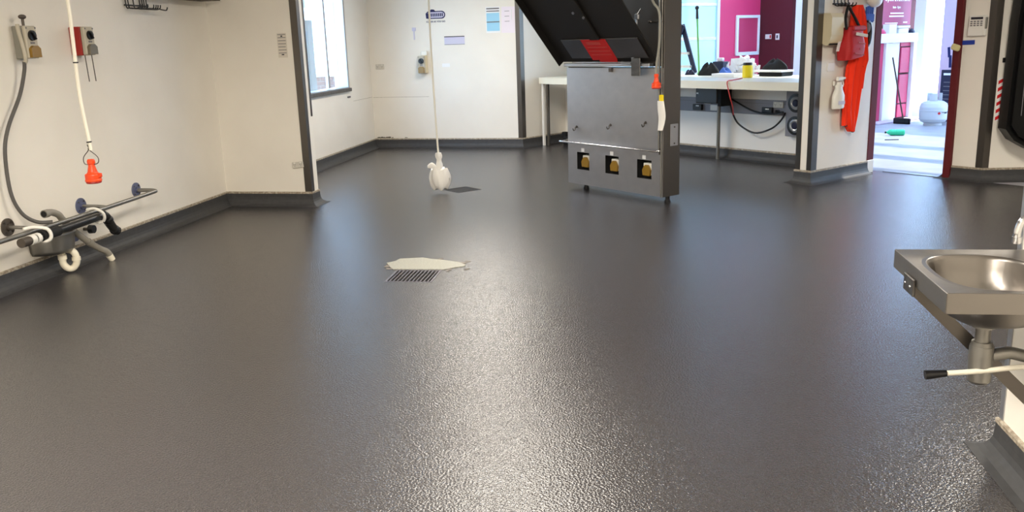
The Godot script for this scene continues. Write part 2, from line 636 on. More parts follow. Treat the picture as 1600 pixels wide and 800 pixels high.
# ---------------------------------------------------------------- walls, floor, ceiling
func shell() -> void:
	# kitchen floor with the two drain pits cut out
	var f := CSGPolygon3D.new()
	f.name = "floor"
	used["floor"] = 0
	var poly := PackedVector2Array()
	for v in [Vector3(-4.5, 0, 2.2), Vector3(-4.25, 0, -13.15), Vector3(-1.75, 0, -12.95), D(-10.45, 0, 8.92), D(-4.0, 0, 8.92), Vector3(5.5, 0, -9.55), Vector3(5.5, 0, 2.2)]:
		poly.append(Vector2(v.x, -v.z))
	f.polygon = poly
	f.mode = CSGPolygon3D.MODE_DEPTH
	f.depth = 0.1
	f.rotation_degrees = Vector3(-90, 0, 0)
	f.position = Vector3(0, -0.1, 0)
	f.position.y = 0.0
	f.material = M.floor_coating
	f.set_meta("kind", "structure")
	f.set_meta("label", "dark grey textured resin floor of the kitchen")
	f.set_meta("category", "floor")
	add_child(f)
	for h in [[Vector2(-1.515, -5.51), 0.32, 0.0], [Vector2(-1.89, -9.00), 0.30, 45.0]]:
		var b := CSGBox3D.new()
		b.name = "pit"
		b.size = Vector3(h[1], h[1], 0.4)
		b.operation = CSGShape3D.OPERATION_SUBTRACTION
		f.add_child(b, true)
		b.position = Vector3(h[0].x, -h[0].y, 0.0)
		b.rotation_degrees = Vector3(0, 0, h[2])
	var cp := []
	for p in poly:
		cp.append(Vector2(p.x, -p.y))
	struct("ceiling", MB.new(Transform3D(Basis(Vector3.RIGHT, PI / 2), Vector3(0, ROOM_H + 0.12, 0))).prism(cp, 0.0, 0.12), M.ceiling_white, "white kitchen ceiling", "ceiling")

	var H := ROOM_H
	# left wall, with the window
	struct("wall_left", MB.new().slab(15.2, 0.0, H, 0.18, [[7.2 + 5.05, 7.2 + 6.92, 0.95, 2.35]]), M.cream_panel, "cream left wall with the pipes and the window", "wall", WX(L0, L1, -7.2, 0))
	# stub pier on the left wall
	struct("wall_left_pier", MB.new(Transform3D(Basis(Vector3.RIGHT, PI / 2), Vector3(0, H, 0))).prism([Vector2(-4.135, -8.172), Vector2(-3.21, -8.118), Vector2(-3.20, -8.272), Vector2(-4.133, -8.326)], 0.0, H), M.cream_panel, "cream stub wall standing out from the left wall", "wall")
	# back wall and the short return
	struct("wall_back", MB.new().slab((K1 - K0).length(), 0, H, 0.16), M.cream_panel, "white back wall with notices and a socket", "wall", WX(K0, K1, 0, 0))
	struct("wall_back_return", MB.new().slab((J1 - K1).length() + 0.95, 0, H, 0.10), M.cream_panel, "cream return wall beside the servery bench", "wall", WX(K1, J1, 0, 0))
	# low servery wall under the bench, and the doorway wall
	struct("wall_servery", MB.new().slab(4.95, 0, 0.895, 0.20), M.white_panel, "low white wall under the servery bench", "wall", DX(-10.42, 0, 8.72))
	struct("wall_servery_head", MB.new().slab(5.1, 2.25, H, 0.20), M.cream_panel, "wall above the servery opening", "wall", DX(-10.5, 0, 8.72))
	struct("wall_servery_end", MB.new().slab(1.0, 0, H, 0.10), M.cream_panel, "cream wall behind the far end of the servery bench", "wall", DX(-10.6, 0, 9.62))
	struct("wall_doorway", MB.new().slab(1.30, 0, H, 0.08, [[0.06, 0.93, -1.0, 2.12]]), M.cream_panel, "cream wall round the doorway", "wall", DX(-5.48, 0, 8.92))
	struct("wall_doorway_pier", MB.new().box(Vector3(0, H * 0.5, -0.50), Vector3(0.18, H, 1.00)).box(Vector3(-0.05, H * 0.5, -1.115), Vector3(0.08, H, 0.23)), M.cream_panel, "cream pier wall between bench and doorway", "wall", DX(-5.39, 0, 7.69))
	struct("wall_right_back", MB.new().slab((R1 - R0).length() + 0.2, 0, H, 0.16), M.cream_panel, "cream wall right of the doorway", "wall", WX(R0, R1, 0, 0))
	# partition that carries the hand basin
	struct("wall_right", MB.new().box(Vector3(1.335, H * 0.5, -0.515), Vector3(0.12, H, 5.23)), M.cream_panel, "cream partition that carries the hand basin", "wall")
	struct("wall_bay", MB.new().box(Vector3(5.38, H * 0.5, -3.6), Vector3(0.16, H, 11.8)), M.cream_panel, "cream end wall of the side bay", "wall")
	struct("wall_front", MB.new().box(Vector3(0.5, H * 0.5, 2.18), Vector3(10.0, H, 0.16)), M.cream_panel, "cream wall behind the photographer", "wall")


const COVE := [[0.0, 0.118], [0.010, 0.118], [0.011, 0.085], [0.014, 0.060], [0.022, 0.038], [0.036, 0.020], [0.056, 0.008], [0.085, 0.002], [0.085, 0.0], [0.0, 0.0]]
const BEAD := [[0.0, 0.138], [0.009, 0.136], [0.012, 0.132], [0.012, 0.118], [0.0, 0.118]]


func baseboard(called: String, pts: Array, label: String) -> void:
	var o := struct(called, MB.new().sweep(pts, COVE), M.cove_coating, label, "baseboard")
	part(o, "cap_strip", MB.new().sweep(pts, BEAD), M.cap_bead)


func v2(v: Vector3) -> Vector2:
	return Vector2(v.x, v.z)


func angle_trim(called: String, at: Vector2, d1: Vector2, d2: Vector2, w1: float, w2: float, y0: float, y1: float, label: String, m: Material) -> void:
	# an upright metal angle on an outside corner: legs along d1 and d2, standing 3 mm proud
	var t := 0.004
	d1 = d1.normalized()
	d2 = d2.normalized()
	var n1 := Vector2(-d1.y, d1.x)
	if n1.dot(d2) > 0.0:
		n1 = -n1
	var n2 := Vector2(-d2.y, d2.x)
	if n2.dot(d1) > 0.0:
		n2 = -n2
	var c := at + (n1 + n2) * t
	var poly := [at + d1 * w1, at + d1 * w1 + n1 * t, c, at + d2 * w2 + n2 * t, at + d2 * w2, at]
	var mb := MB.new(Transform3D(Basis(Vector3.RIGHT, PI / 2), Vector3(0, y1, 0)))
	mb.prism(poly, 0.0, y1 - y0)
	struct(called, mb, m, label, "trim")


func bases_and_trims() -> void:
	var dl := (L1 - L0).normalized()
	var l_start := L0 - dl * 7.1
	var pier_a := Vector2(-4.125, -8.172)
	var pier_b := Vector2(-3.21, -8.118)
	var pier_c := Vector2(-3.20, -8.272)
	var pier_d := Vector2(-4.123, -8.326)
	baseboard("baseboard_left", [l_start, pier_a, pier_b, pier_c, pier_d, L1, K1, J1, v2(D(-5.48, 0, 8.72))], "dark grey coved skirting along the left, back and servery walls")
	baseboard("baseboard_doorway", [v2(D(-5.48, 0, 8.71)), v2(D(-5.48, 0, 7.69)), v2(D(-5.30, 0, 7.69)), v2(D(-5.30, 0, 8.70))], "dark grey coved skirting round the doorway pier")
	baseboard("baseboard_right_back", [v2(D(-4.55, 0, 9.05)), v2(D(-4.55, 0, 8.92)), R0, R1], "dark grey coved skirting right of the doorway")
	baseboard("baseboard_right", [Vector2(1.395, 2.0), Vector2(1.395, -3.13), Vector2(1.275, -3.13), Vector2(1.275, 2.0)].slice(0, 4), "dark grey coved skirting round the basin partition")
	angle_trim("trim_1", pier_b, Vector2(-1, -0.057), Vector2(0.065, -1), 0.066, 0.06, 0.138, ROOM_H, "dull steel corner strip on the stub wall", M.steel_trim)
	angle_trim("trim_2", K1, (K0 - K1), (J1 - K1), 0.06, 0.075, 0.138, ROOM_H, "steel corner strip at the end of the back wall", M.steel_trim)
	angle_trim("trim_3", v2(D(-5.48, 0, 7.69)), v2(D(1, 0, 0)), v2(D(0, 0, 1)), 0.055, 0.06, 0.138, ROOM_H, "steel corner strip on the bench side of the pier", M.steel_trim)
	angle_trim("trim_4", v2(D(-5.30, 0, 7.69)), v2(D(-1, 0, 0)), v2(D(0, 0, 1)), 0.05, 0.09, 0.138, ROOM_H, "steel corner strip on the doorway side of the pier", M.steel_trim)
	angle_trim("trim_5", R0, v2(D(-1, 0, 0)), R1 - R0, 0.065, 0.06, 0.138, ROOM_H, "broad steel corner strip beside the alarm keypad", M.steel_trim)
	angle_trim("trim_6", Vector2(1.275, -3.13), Vector2(0, 1), Vector2(1, 0), 0.03, 0.03, 0.138, ROOM_H, "steel edge strip on the end of the basin partition", M.steel)
	angle_trim("trim_11", pier_c, Vector2(-1, -0.057), Vector2(-0.065, 1), 0.05, 0.03, 0.86, ROOM_H, "steel strip on the window side of the stub wall", M.steel_trim)
	struct("trim_12", MB.new().box(Vector3(7.55, 0.762, 0.001), Vector3(0.86, 0.004, 0.002)), M.cap_bead, "panel joint on the left wall below the window", "trim", WX(L0, L1, 0, 0))
	struct("trim_13", MB.new().box(Vector3(0.46, 0.755, 0.001), Vector3(0.90, 0.004, 0.002)), M.cap_bead, "panel joint on the back wall near the corner", "trim", WX(K0, K1, 0, 0))
	var ms := thing("mould_stain", "dark mould stain along the foot of the back left corner", "stain", WX(K0, K1, 0, 0))
	for k in 16:
		var p := []
		var cx := rng.randf_range(0.0, 0.55) * rng.randf_range(0.3, 1.0)
		var r := rng.randf_range(0.012, 0.035)
		for q in 8:
			var a := TAU * q / 8.0
			p.append(Vector2(cx + 0.02 + cos(a) * r * rng.randf_range(0.6, 1.8), 0.143 + absf(sin(a)) * r * rng.randf_range(0.3, 0.8) * (1.0 if sin(a) > 0 else 0.1)))
		part(ms, "blotch", MB.new().prism(Geometry2D.convex_hull(PackedVector2Array(p)).slice(0, -1), 0.0, 0.0015), M.mould)
	# doorway lining
	var t := DX(-5.30, 0, 8.70)
	struct("door_1", MB.new().box(Vector3(-0.04, 1.12, -0.055), Vector3(0.09, 1.96, 0.12), 0.004).box(Vector3(0.78, 1.06, -0.27), Vector3(0.07, 2.12, 0.20), 0.006).box(Vector3(0.40, 2.08, -0.22), Vector3(0.72, 0.08, 0.20), 0.006), M.maroon, "maroon painted timber frame of the doorway", "door frame", t)
	struct("trim_7", MB.new().box(Vector3(-0.04, 0.07, -0.055), Vector3(0.10, 0.14, 0.12), 0.004), M.white_panel, "pale block at the foot of the maroon door frame", "trim", t)
	struct("trim_8", MB.new().box(Vector3(0.40, 0.003, -0.24), Vector3(0.68, 0.006, 0.05), 0.002), M.alu, "bright metal threshold strip of the doorway", "trim", t)


# ---------------------------------------------------------------- window
func window_in_left_wall() -> void:
	var x0 := 5.05
	var x1 := 6.92
	var y0 := 0.95
	var y1 := 2.35
	var t := WX(L0, L1, 0, 0)
	var o := struct("window_1", MB.new()
		.box(Vector3((x0 + x1) / 2, y0 - 0.005, -0.07), Vector3(x1 - x0 + 0.06, 0.05, 0.19), 0.004)
		.box(Vector3((x0 + x1) / 2, y1, -0.07), Vector3(x1 - x0 + 0.06, 0.05, 0.19), 0.004)
		.box(Vector3(x0, (y0 + y1) / 2, -0.07), Vector3(0.05, y1 - y0, 0.19), 0.004)
		.box(Vector3(x1, (y0 + y1) / 2, -0.07), Vector3(0.05, y1 - y0, 0.19), 0.004), M.alu, "aluminium sliding window in the left wall", "window", t)
	part(o, "mullion", MB.new().box(Vector3(6.45, (y0 + y1) / 2, -0.10), Vector3(0.055, y1 - y0 - 0.05, 0.04), 0.003), M.alu)
	part(o, "mullion", MB.new().box(Vector3(5.62, (y0 + y1) / 2, -0.12), Vector3(0.06, y1 - y0 - 0.05, 0.05), 0.003), M.alu)
	for r in [[5.075, 5.59], [5.65, 6.42], [6.48, 6.895]]:
		part(o, "pane", MB.new().box(Vector3((r[0] + r[1]) / 2, (y0 + y1) / 2, -0.11), Vector3(r[1] - r[0], y1 - y0 - 0.05, 0.006)), M.pane_glass)
	part(o, "sill", MB.new().box(Vector3((x0 + x1) / 2, y0 - 0.018, 0.02), Vector3(x1 - x0 + 0.10, 0.045, 0.05), 0.005), M.steel_dull)
	# yard outside the window
	var yard := thing("yard_wall", "brown brick garden wall outside the left window", "wall", Transform3D(Basis(Vector3.UP, deg_to_rad(20)), Vector3(-6.6, -0.50, -16.2)))
	part(yard, "core", MB.new().box(Vector3(0, 0.74, 0), Vector3(4.0, 1.48, 0.16)), M.brick_mortar)
	var bm := MB.new().box(Vector3.ZERO, Vector3(0.225, 0.068, 0.20), 0.004).done()
	for r in 12:
		for c in 16:
			var b := MeshInstance3D.new()
			b.name = "brick"
			b.mesh = bm
			b.set_surface_override_material(0, M.brick_brown)
			b.position = Vector3(-1.86 + c * 0.238 + (0.119 if r % 2 == 1 else 0.0), 0.55 + r * 0.08, 0)
			yard.add_child(b, true)
	part(yard, "coping", MB.new().box(Vector3(0, 1.51, 0), Vector3(4.1, 0.06, 0.30), 0.01), M.white_paint)
	var ac := thing("meter_box", "pale grey wall cabinet outside the left window", "cabinet", Transform3D(Basis.IDENTITY, Vector3(-4.62, 0, -11.95)))
	part(ac, "post", MB.new().box(Vector3(0.02, 0.70, 0.0), Vector3(0.10, 2.4, 0.22), 0.01), M.dark_grey_cable)
	part(ac, "body", MB.new().box(Vector3(0, 2.26, 0.04), Vector3(0.30, 0.76, 0.36), 0.012), M.white_paint)
	part(ac, "latch", MB.new().box(Vector3(0.10, 2.1, 0.225), Vector3(0.02, 0.12, 0.02), 0.004), M.grey_plastic)


# ---------------------------------------------------------------- lobby shell beyond the servery
func lobby() -> void:
	var mb := MB.new(Transform3D(Basis(Vector3.RIGHT, PI / 2), Vector3(0, 0, 0)))
	var pts := []
	for p in [D(-10.6, 0, 8.92), D(-10.6, 0, 16.2), D(-1.0, 0, 16.2), D(-1.0, 0, 8.92)]:
		pts.append(Vector2(p.x, p.z))
	mb.prism(pts, 0.0, 0.10)
	struct("floor_lobby", mb, M.lobby_concrete, "pale concrete floor of the lobby beyond the doorway", "floor")
	struct("ground", MB.new().box(Vector3(0, -0.60, -10), Vector3(120, 0.2, 120)), M.outdoor_paving, "pale paving outdoors", "ground")
	# lobby roof with a long beamed roof light
	struct("ceiling_lobby", MB.new(Transform3D(Basis(Vector3.RIGHT, -PI / 2), Vector3(0, 3.10, 0))).slab(9.6, 0.0, 7.3, 0.12, [[1.05, 6.3, 1.35, 5.75]]), M.ceiling_white, "white lobby ceiling with a roof light", "ceiling", DX(-10.6, 0, 8.92))
	var rl := struct("window_4", MB.new().box(Vector3(3.68, 3.18, -1.35), Vector3(5.4, 0.10, 0.08)).box(Vector3(3.68, 3.18, -5.75), Vector3(5.4, 0.10, 0.08)), M.white_paint, "beamed roof light over the lobby", "window", DX(-10.6, 0, 8.92))
	for z in [-2.3, -3.3, -4.4]:
		part(rl, "beam", MB.new().box(Vector3(3.68, 3.20, z), Vector3(5.3, 0.24, 0.16)), M.white_paint)
	part(rl, "pane", MB.new().box(Vector3(3.68, 3.335, -3.55), Vector3(5.4, 0.01, 4.5)), M.roof_sheet)
	struct("wall_lobby_pink", MB.new().box(Vector3(0, 1.55, -0.53), Vector3(0.12, 3.1, 1.06)), M.pink_wall, "bright pink lobby wall with a white picture frame", "wall", DX(-9.66, 0, 11.26))
	struct("wall_lobby_maroon", MB.new().box(Vector3(0.28, 1.55, -0.06), Vector3(0.68, 3.1, 0.12)), M.maroon_wall, "dark maroon lobby wall seen over the bench", "wall", DX(-9.6, 0, 12.34))
	struct("wall_lobby_kiosk", MB.new().box(Vector3(0, 1.55, -1.75), Vector3(0.10, 3.1, 3.5)), M.maroon_wall, "dark maroon wall behind the ticket kiosk", "wall", DX(-8.76, 0, 12.60))
	struct("wall_lobby_mauve", MB.new().box(Vector3(0.5, 1.55, -0.08), Vector3(1.1, 3.1, 0.16)), M.mauve_paint, "pale mauve wall beyond the doorway", "wall", DX(-7.72, 0, 14.75))
	struct("wall_lobby_side", MB.new().box(Vector3(0.0, 1.55, -3.6), Vector3(0.16, 3.1, 7.0)), M.mauve_paint, "pale side wall of the lobby", "wall", DX(-1.1, 0, 8.92))
	# white posts
	struct("trim_9", MB.new().box(Vector3(0, 1.55, 0), Vector3(0.13, 3.1, 0.13), 0.006), M.white_paint, "white post at the end of the maroon lobby wall", "trim", DX(-8.86, 0, 12.40))
	struct("trim_10", MB.new().box(Vector3(0, 1.55, 0), Vector3(0.20, 3.1, 0.20), 0.006), M.white_paint, "white post between kiosk wall and lobby glazing", "trim", DX(-8.37, 0, 15.20))
	# glazing left of the pink wall
	var g := struct("window_2", MB.new()
		.box(Vector3(0, 1.55, 0.02), Vector3(0.07, 3.1, 0.07), 0.004)
		.box(Vector3(0, 1.55, -0.92), Vector3(0.06, 3.1, 0.06), 0.004)
		.box(Vector3(0, 1.55, -2.34), Vector3(0.06, 3.1, 0.06), 0.004)
		.box(Vector3(0, 0.04, -1.15), Vector3(0.07, 0.08, 2.3))
		.box(Vector3(0, 3.04, -1.15), Vector3(0.07, 0.08, 2.3)), M.white_paint, "white framed lobby glazing behind the bench", "window", DX(-9.62, 0, 8.94))
	for r in [[-0.0, -0.89], [-0.95, -2.31]]:
		part(g, "pane", MB.new().box(Vector3(0, 1.55, (r[0] + r[1]) / 2), Vector3(0.008, 2.94, absf(r[1] - r[0]))), M.tinted_glass)
	for y in [0.95, 1.46, 1.98]:
		part(g, "transom", MB.new().box(Vector3(0, y, -1.15), Vector3(0.04, 0.045, 2.3), 0.004), M.white_paint)
	# glazing at the far end
	var fg := MB.new()
	for x in [0.0, 0.62, 3.4, 5.0, 6.9]:
		fg.box(Vector3(x, 1.55, 0), Vector3(0.06, 3.1, 0.08), 0.004)
	fg.box(Vector3(3.45, 3.03, 0), Vector3(6.9, 0.10, 0.08))
	var f2 := struct("window_3", fg, M.white_paint, "white framed glazing at the far end of the lobby", "window", DX(-8.12, 0, 15.9))
	for r in [[0.03, 0.59], [0.65, 3.37], [3.43, 4.97], [5.03, 6.87]]:
		part(f2, "pane", MB.new().box(Vector3((r[0] + r[1]) / 2, 1.49, 0), Vector3(r[1] - r[0], 2.96, 0.008)), M.pane_glass)


# ---------------------------------------------------------------- left wall
# a switched industrial socket: enclosure against the wall, cream face with a black dial and a hinged flap
func industrial_socket(label: String, t: Transform3D, w: float, h: float, d: float, side: Material, flap: Material, group := "") -> Node3D:
	var o := thing("industrial_socket", label, "socket", t, group)
	part(o, "enclosure", MB.new().box(Vector3(0, h / 2, d * 0.36), Vector3(w, h, d * 0.72), 0.006), side)
	part(o, "face", MB.new().box(Vector3(0, h / 2, d * 0.86), Vector3(w * 0.98, h * 0.99, d * 0.28), 0.008), M.socket_beige)
	var dial := part(o, "dial", MB.new().cyl(Vector3(0, h * 0.70, d), Vector3(0, h * 0.70, d + 0.014), h * 0.165, h * 0.155, 20), M.black_plastic)
	part(dial, "handle", MB.new().box(Vector3(0, h * 0.70, d + 0.02), Vector3(h * 0.06, h * 0.29, 0.016), 0.004, Basis(Vector3.BACK, 0.6)), M.black_plastic)
	part(o, "rating_plate", MB.new().box(Vector3(0, h * 0.475, d + 0.001), Vector3(w * 0.36, h * 0.06, 0.003)), M.print_grey)
	var fl := MB.new()
	var r := w * 0.40
	var prof := [Vector2(-r, -h * 0.20), Vector2(r, -h * 0.20), Vector2(r, h * 0.07), Vector2(r * 0.45, h * 0.16), Vector2(-r * 0.45, h * 0.16), Vector2(-r, h * 0.07)]
	fl.xf = Transform3D(Basis.IDENTITY, Vector3(0, h * 0.23, d))
	fl.prism(prof, 0.0, 0.022)
	part(o, "flap", fl, flap)
	part(o, "screw", MB.new().cyl(Vector3(-w * 0.38, h * 0.93, d), Vector3(-w * 0.38, h * 0.93, d + 0.003), 0.006, -1, 8), M.print_grey)
	part(o, "screw", MB.new().cyl(Vector3(w * 0.38, h * 0.93, d), Vector3(w * 0.38, h * 0.93, d + 0.003), 0.006, -1, 8), M.print_grey)
	return o


func orange_connector(parent: Node3D, sc: float, yaw := 0.0) -> void:
	# hangs below y = 0: collar, neck, flared skirt with a dark rim
	var b := Basis(Vector3.UP, yaw) * sc
	part(parent, "body", MB.new().lathe(Vector3.ZERO, [[0.0, 0.012], [0.016, 0.012], [0.021, 0.004], [0.021, -0.012], [0.017, -0.016], [0.019, -0.03], [0.026, -0.058], [0.031, -0.066], [0.040, -0.070], [0.042, -0.076], [0.042, -0.098], [0.044, -0.102], [0.044, -0.110], [0.040, -0.112]], 22, b), M.orange_plastic)
	part(parent, "rim", MB.new().lathe(Vector3.ZERO, [[0.040, -0.110], [0.0415, -0.118], [0.037, -0.122], [0.030, -0.110], [0.0, -0.108]], 22, b), M.red_enamel)
	part(parent, "latch", MB.new().box(b * Vector3(0.040, -0.078, 0.0), Vector3(0.02, 0.022, 0.024) * sc, 0.003), M.orange_plastic)


func left_wall_things() -> void:
	# sockets
	var o := industrial_socket("grey industrial wall socket with an amber flap, above the grey hanging cable", WX(L0, L1, 0.525, 1.495), 0.115, 0.215, 0.10, M.grey_plastic, M.amber_flap)
	part(o, "conduit", MB.new().tube([Vector3(-0.062, 0.225, 0.055), Vector3(-0.066, 0.18, 0.058), Vector3(-0.070, 0.10, 0.075), Vector3(-0.066, 0.0, 0.08), Vector3(-0.062, -0.03, 0.065)], 0.013, 8), M.socket_beige)
	part(o, "thumb_screw", MB.new().cyl(Vector3(-0.03, 0.215, 0.075), Vector3(-0.03, 0.262, 0.075), 0.009).ball(Vector3(-0.03, 0.272, 0.075), Vector3(0.030, 0.016, 0.022), 12), M.flange_brown)
	o = industrial_socket("industrial wall socket with red box and two thin rods below it", WX(L0, L1, 1.115, 1.505), 0.115, 0.205, 0.125, M.red_enamel, M.smoke_flap)
	for x in [-0.035, 0.045]:
		part(o, "rod", MB.new().cyl(Vector3(x, 0.0, 0.09), Vector3(x + 0.01, -0.19, 0.09), 0.004, -1, 6), M.flange_brown)
	# grey cable from the first socket down to the rail
	single("grey_cable", "thick grey cable hanging from the wall socket to the rail", "cable", Transform3D.IDENTITY, MB.new().tube([Vector3(-4.098, 1.475, -5.468), Vector3(-4.108, 1.41, -5.465), Vector3(-4.118, 1.257, -5.397), Vector3(-4.120, 1.060, -5.242), Vector3(-4.121, 0.900, -5.175), Vector3(-4.115, 0.649, -5.158), Vector3(-4.09, 0.500, -5.195), Vector3(-4.04, 0.425, -5.26), Vector3(-3.965, 0.412, -5.32)], 0.0125, 10), M.dark_grey_cable)
	# wall rail
	var rail := thing("pipe_rail", "grey metal pipe rail on round flanges, low on the left wall", "rail", WX(L0, L1, 0, 0))
	part(rail, "bar", MB.new().tube([Vector3(-1.6, 0.385, 0.20), Vector3(-0.2, 0.388, 0.20), Vector3(0.9, 0.395, 0.20), Vector3(1.52, 0.405, 0.20), Vector3(1.60, 0.407, 0.185), Vector3(1.625, 0.408, 0.13), Vector3(1.625, 0.409, 0.01)], 0.0165, 12, true, 5), M.galvanised)
	for f in [[0.13, M.flange_brown, 0.0], [0.90, M.flange_blue, 0.0], [1.625, M.flange_blue, 0.0]]:
		var fl := part(rail, "flange", MB.new().cyl(Vector3(f[0], 0.412, 0.0), Vector3(f[0], 0.412, 0.009), 0.060, -1, 24).cyl(Vector3(f[0], 0.412, 0.009), Vector3(f[0], 0.412, 0.022), 0.024, 0.02, 16), f[1])
		for k in 4:
			var a := PI / 4 + k * PI / 2
			part(fl, "bolt", MB.new().cyl(Vector3(f[0] + cos(a) * 0.045, 0.412 + sin(a) * 0.045, 0.009), Vector3(f[0] + cos(a) * 0.045, 0.412 + sin(a) * 0.045, 0.014), 0.006, -1, 8), M.steel_trim)
	for x in [0.13, 0.90]:
		part(rail, "arm", MB.new().tube([Vector3(x, 0.412, 0.01), Vector3(x + 0.01, 0.408, 0.12), Vector3(x + 0.04, 0.395, 0.20)], 0.012, 10), M.galvanised)
	# black waste hose tied on the rail
	var hose := thing("black_waste_hose", "black waste pipe tied along the rail with white straps", "pipe", WX(L0, L1, 0, 0))
	part(hose, "pipe", MB.new().cyl(Vector3(-0.02, 0.355, 0.262), Vector3(0.76, 0.362, 0.252), 0.028, -1, 16), M.black_plastic)
	part(hose, "sleeve", MB.new().cyl(Vector3(0.10, 0.357, 0.260), Vector3(0.28, 0.358, 0.258), 0.034, -1, 16), M.black_matt)
	part(hose, "end_cap", MB.new().cyl(Vector3(-0.09, 0.354, 0.263), Vector3(-0.02, 0.355, 0.262), 0.031, -1, 16), M.flange_brown)
	part(hose, "white_band", MB.new().cyl(Vector3(-0.01, 0.355, 0.262), Vector3(0.03, 0.355, 0.262), 0.0335, -1, 16), M.white_plastic)
	part(hose, "white_band", MB.new().cyl(Vector3(0.045, 0.355, 0.262), Vector3(0.075, 0.355, 0.262), 0.0335, -1, 16), M.white_plastic)
	part(hose, "elbow", MB.new().tube([Vector3(0.76, 0.362, 0.252), Vector3(0.80, 0.362, 0.250), Vector3(0.835, 0.335, 0.250), Vector3(0.865, 0.285, 0.250), Vector3(0.90, 0.235, 0.252), Vector3(0.935, 0.215, 0.255)], 0.031, 14), M.black_matt)
	for c in [[0.79, 0.362], [0.845, 0.318], [0.905, 0.23]]:
		part(hose, "collar", MB.new().ball(Vector3(c[0], c[1], 0.25), Vector3(0.036, 0.038, 0.038), 14), M.black_plastic)
	part(hose, "strap", MB.new().tube([Vector3(0.70, 0.425, 0.21), Vector3(0.715, 0.425, 0.25), Vector3(0.735, 0.39, 0.292), Vector3(0.745, 0.34, 0.288), Vector3(0.735, 0.318, 0.25), Vector3(0.72, 0.36, 0.20), Vector3(0.70, 0.425, 0.195)], 0.011, 8), M.white_plastic)
	part(hose, "strap", MB.new().tube([Vector3(0.04, 0.418, 0.19), Vector3(0.09, 0.421, 0.225), Vector3(0.135, 0.40, 0.29), Vector3(0.14, 0.345, 0.305), Vector3(0.12, 0.32, 0.27), Vector3(0.08, 0.36, 0.185)], 0.012, 8), M.white_plastic)
	part(hose, "tie_wire", MB.new().tube([Vector3(0.735, 0.325, 0.285), Vector3(0.78, 0.26, 0.29), Vector3(0.84, 0.22, 0.285)], 0.003, 6), M.black_matt)
	# grey waste pipe crossing behind the rail
	var gp := thing("grey_waste_pipe", "grey bent waste pipe sloping from rail to floor", "pipe", WX(L0, L1, 0, 0))
	part(gp, "pipe", MB.new().tube([Vector3(0.30, 0.470, 0.165), Vector3(0.36, 0.468, 0.165), Vector3(0.42, 0.44, 0.17), Vector3(0.46, 0.40, 0.165), Vector3(0.56, 0.30, 0.16), Vector3(0.70, 0.18, 0.17), Vector3(0.80, 0.105, 0.185), Vector3(0.845, 0.075, 0.20), Vector3(0.865, 0.035, 0.21)], 0.0235, 14), M.grey_pipe)
	part(gp, "socket_end", MB.new().cyl(Vector3(0.285, 0.470, 0.165), Vector3(0.325, 0.470, 0.165), 0.0275, -1, 16), M.grey_pipe)
	part(gp, "socket_end", MB.new().cyl(Vector3(0.69, 0.188, 0.169), Vector3(0.725, 0.162, 0.172), 0.027, -1, 16), M.grey_pipe)
	part(gp, "dark_mouth", MB.new().cyl(Vector3(0.2835, 0.470, 0.165), Vector3(0.2860, 0.470, 0.165), 0.021, -1, 16), M.black_matt)
	part(gp, "white_outlet", MB.new().cyl(Vector3(0.860, 0.045, 0.207), Vector3(0.878, 0.004, 0.216), 0.026, 0.022, 14), M.pvc_white)
	# small steel bowl under the rail
	var bowl := thing("wall_bowl", "small stained steel wash bowl fixed to the wall under the rail", "bowl", WX(L0, L1, 0.47, 0))
	var rings := []
	for e in [[0.30, 1.0], [0.292, 1.0], [0.25, 0.97], [0.19, 0.93], [0.165, 0.86], [0.155, 0.55]]:
		var ring := []
		for k in 25:
			var a := PI * k / 24.0
			ring.append(Vector3(-cos(a) * 0.185 * e[1], e[0], 0.004 + sin(a) * 0.195 * e[1]))
		rings.append(ring)
	part(bowl, "basin", MB.new().loft(rings), M.galvanised)
	var rim := []
	for k in 13:
		var a := PI * k / 12.0
		rim.append(Vector3(-cos(a) * 0.187, 0.302, 0.006 + sin(a) * 0.197))
	part(bowl, "rim", MB.new().tube(rim, 0.007, 8), M.steel)
	part(bowl, "side_bracket", MB.new(Transform3D(Basis(Vector3.UP, 0), Vector3(0, 0, 0.01))).prism([Vector2(0.17, 0.30), Vector2(0.17, 0.17), Vector2(0.32, 0.17), Vector2(0.36, 0.20)], 0.0, 0.008), M.flange_blue)
	var kn := thing("black_wall_valve", "small black round valve knob on the wall beside the bowl", "valve", WX(L0, L1, 0.90, 0.235))
	part(kn, "stem", MB.new().cyl(Vector3(0, 0, 0), Vector3(0, 0, 0.06), 0.012), M.flange_brown)
	part(kn, "knob", MB.new().cyl(Vector3(0, 0, 0.05), Vector3(0, 0, 0.085), 0.034, 0.031, 20), M.black_plastic)
	# white trap under the bowl
	var trap := thing("waste_trap", "white plastic waste trap bent in a U under the steel bowl", "pipe", WX(L0, L1, 0.50, 0))
	part(trap, "bend", MB.new().tube([Vector3(-0.015, 0.160, 0.10), Vector3(-0.015, 0.115, 0.10), Vector3(-0.015, 0.075, 0.10), Vector3(-0.004, 0.042, 0.116), Vector3(0.012, 0.030, 0.135), Vector3(0.028, 0.042, 0.154), Vector3(0.038, 0.075, 0.168), Vector3(0.038, 0.12, 0.168), Vector3(0.038, 0.150, 0.150), Vector3(0.045, 0.162, 0.09), Vector3(0.05, 0.162, 0.012)], 0.0235, 14), M.pvc_white)
	part(trap, "nut", MB.new().cyl(Vector3(-0.015, 0.105, 0.10), Vector3(-0.015, 0.138, 0.10), 0.030, -1, 12), M.pvc_white)
	part(trap, "nut", MB.new().cyl(Vector3(0.038, 0.085, 0.168), Vector3(0.038, 0.110, 0.168), 0.030, -1, 12), M.pvc_white)
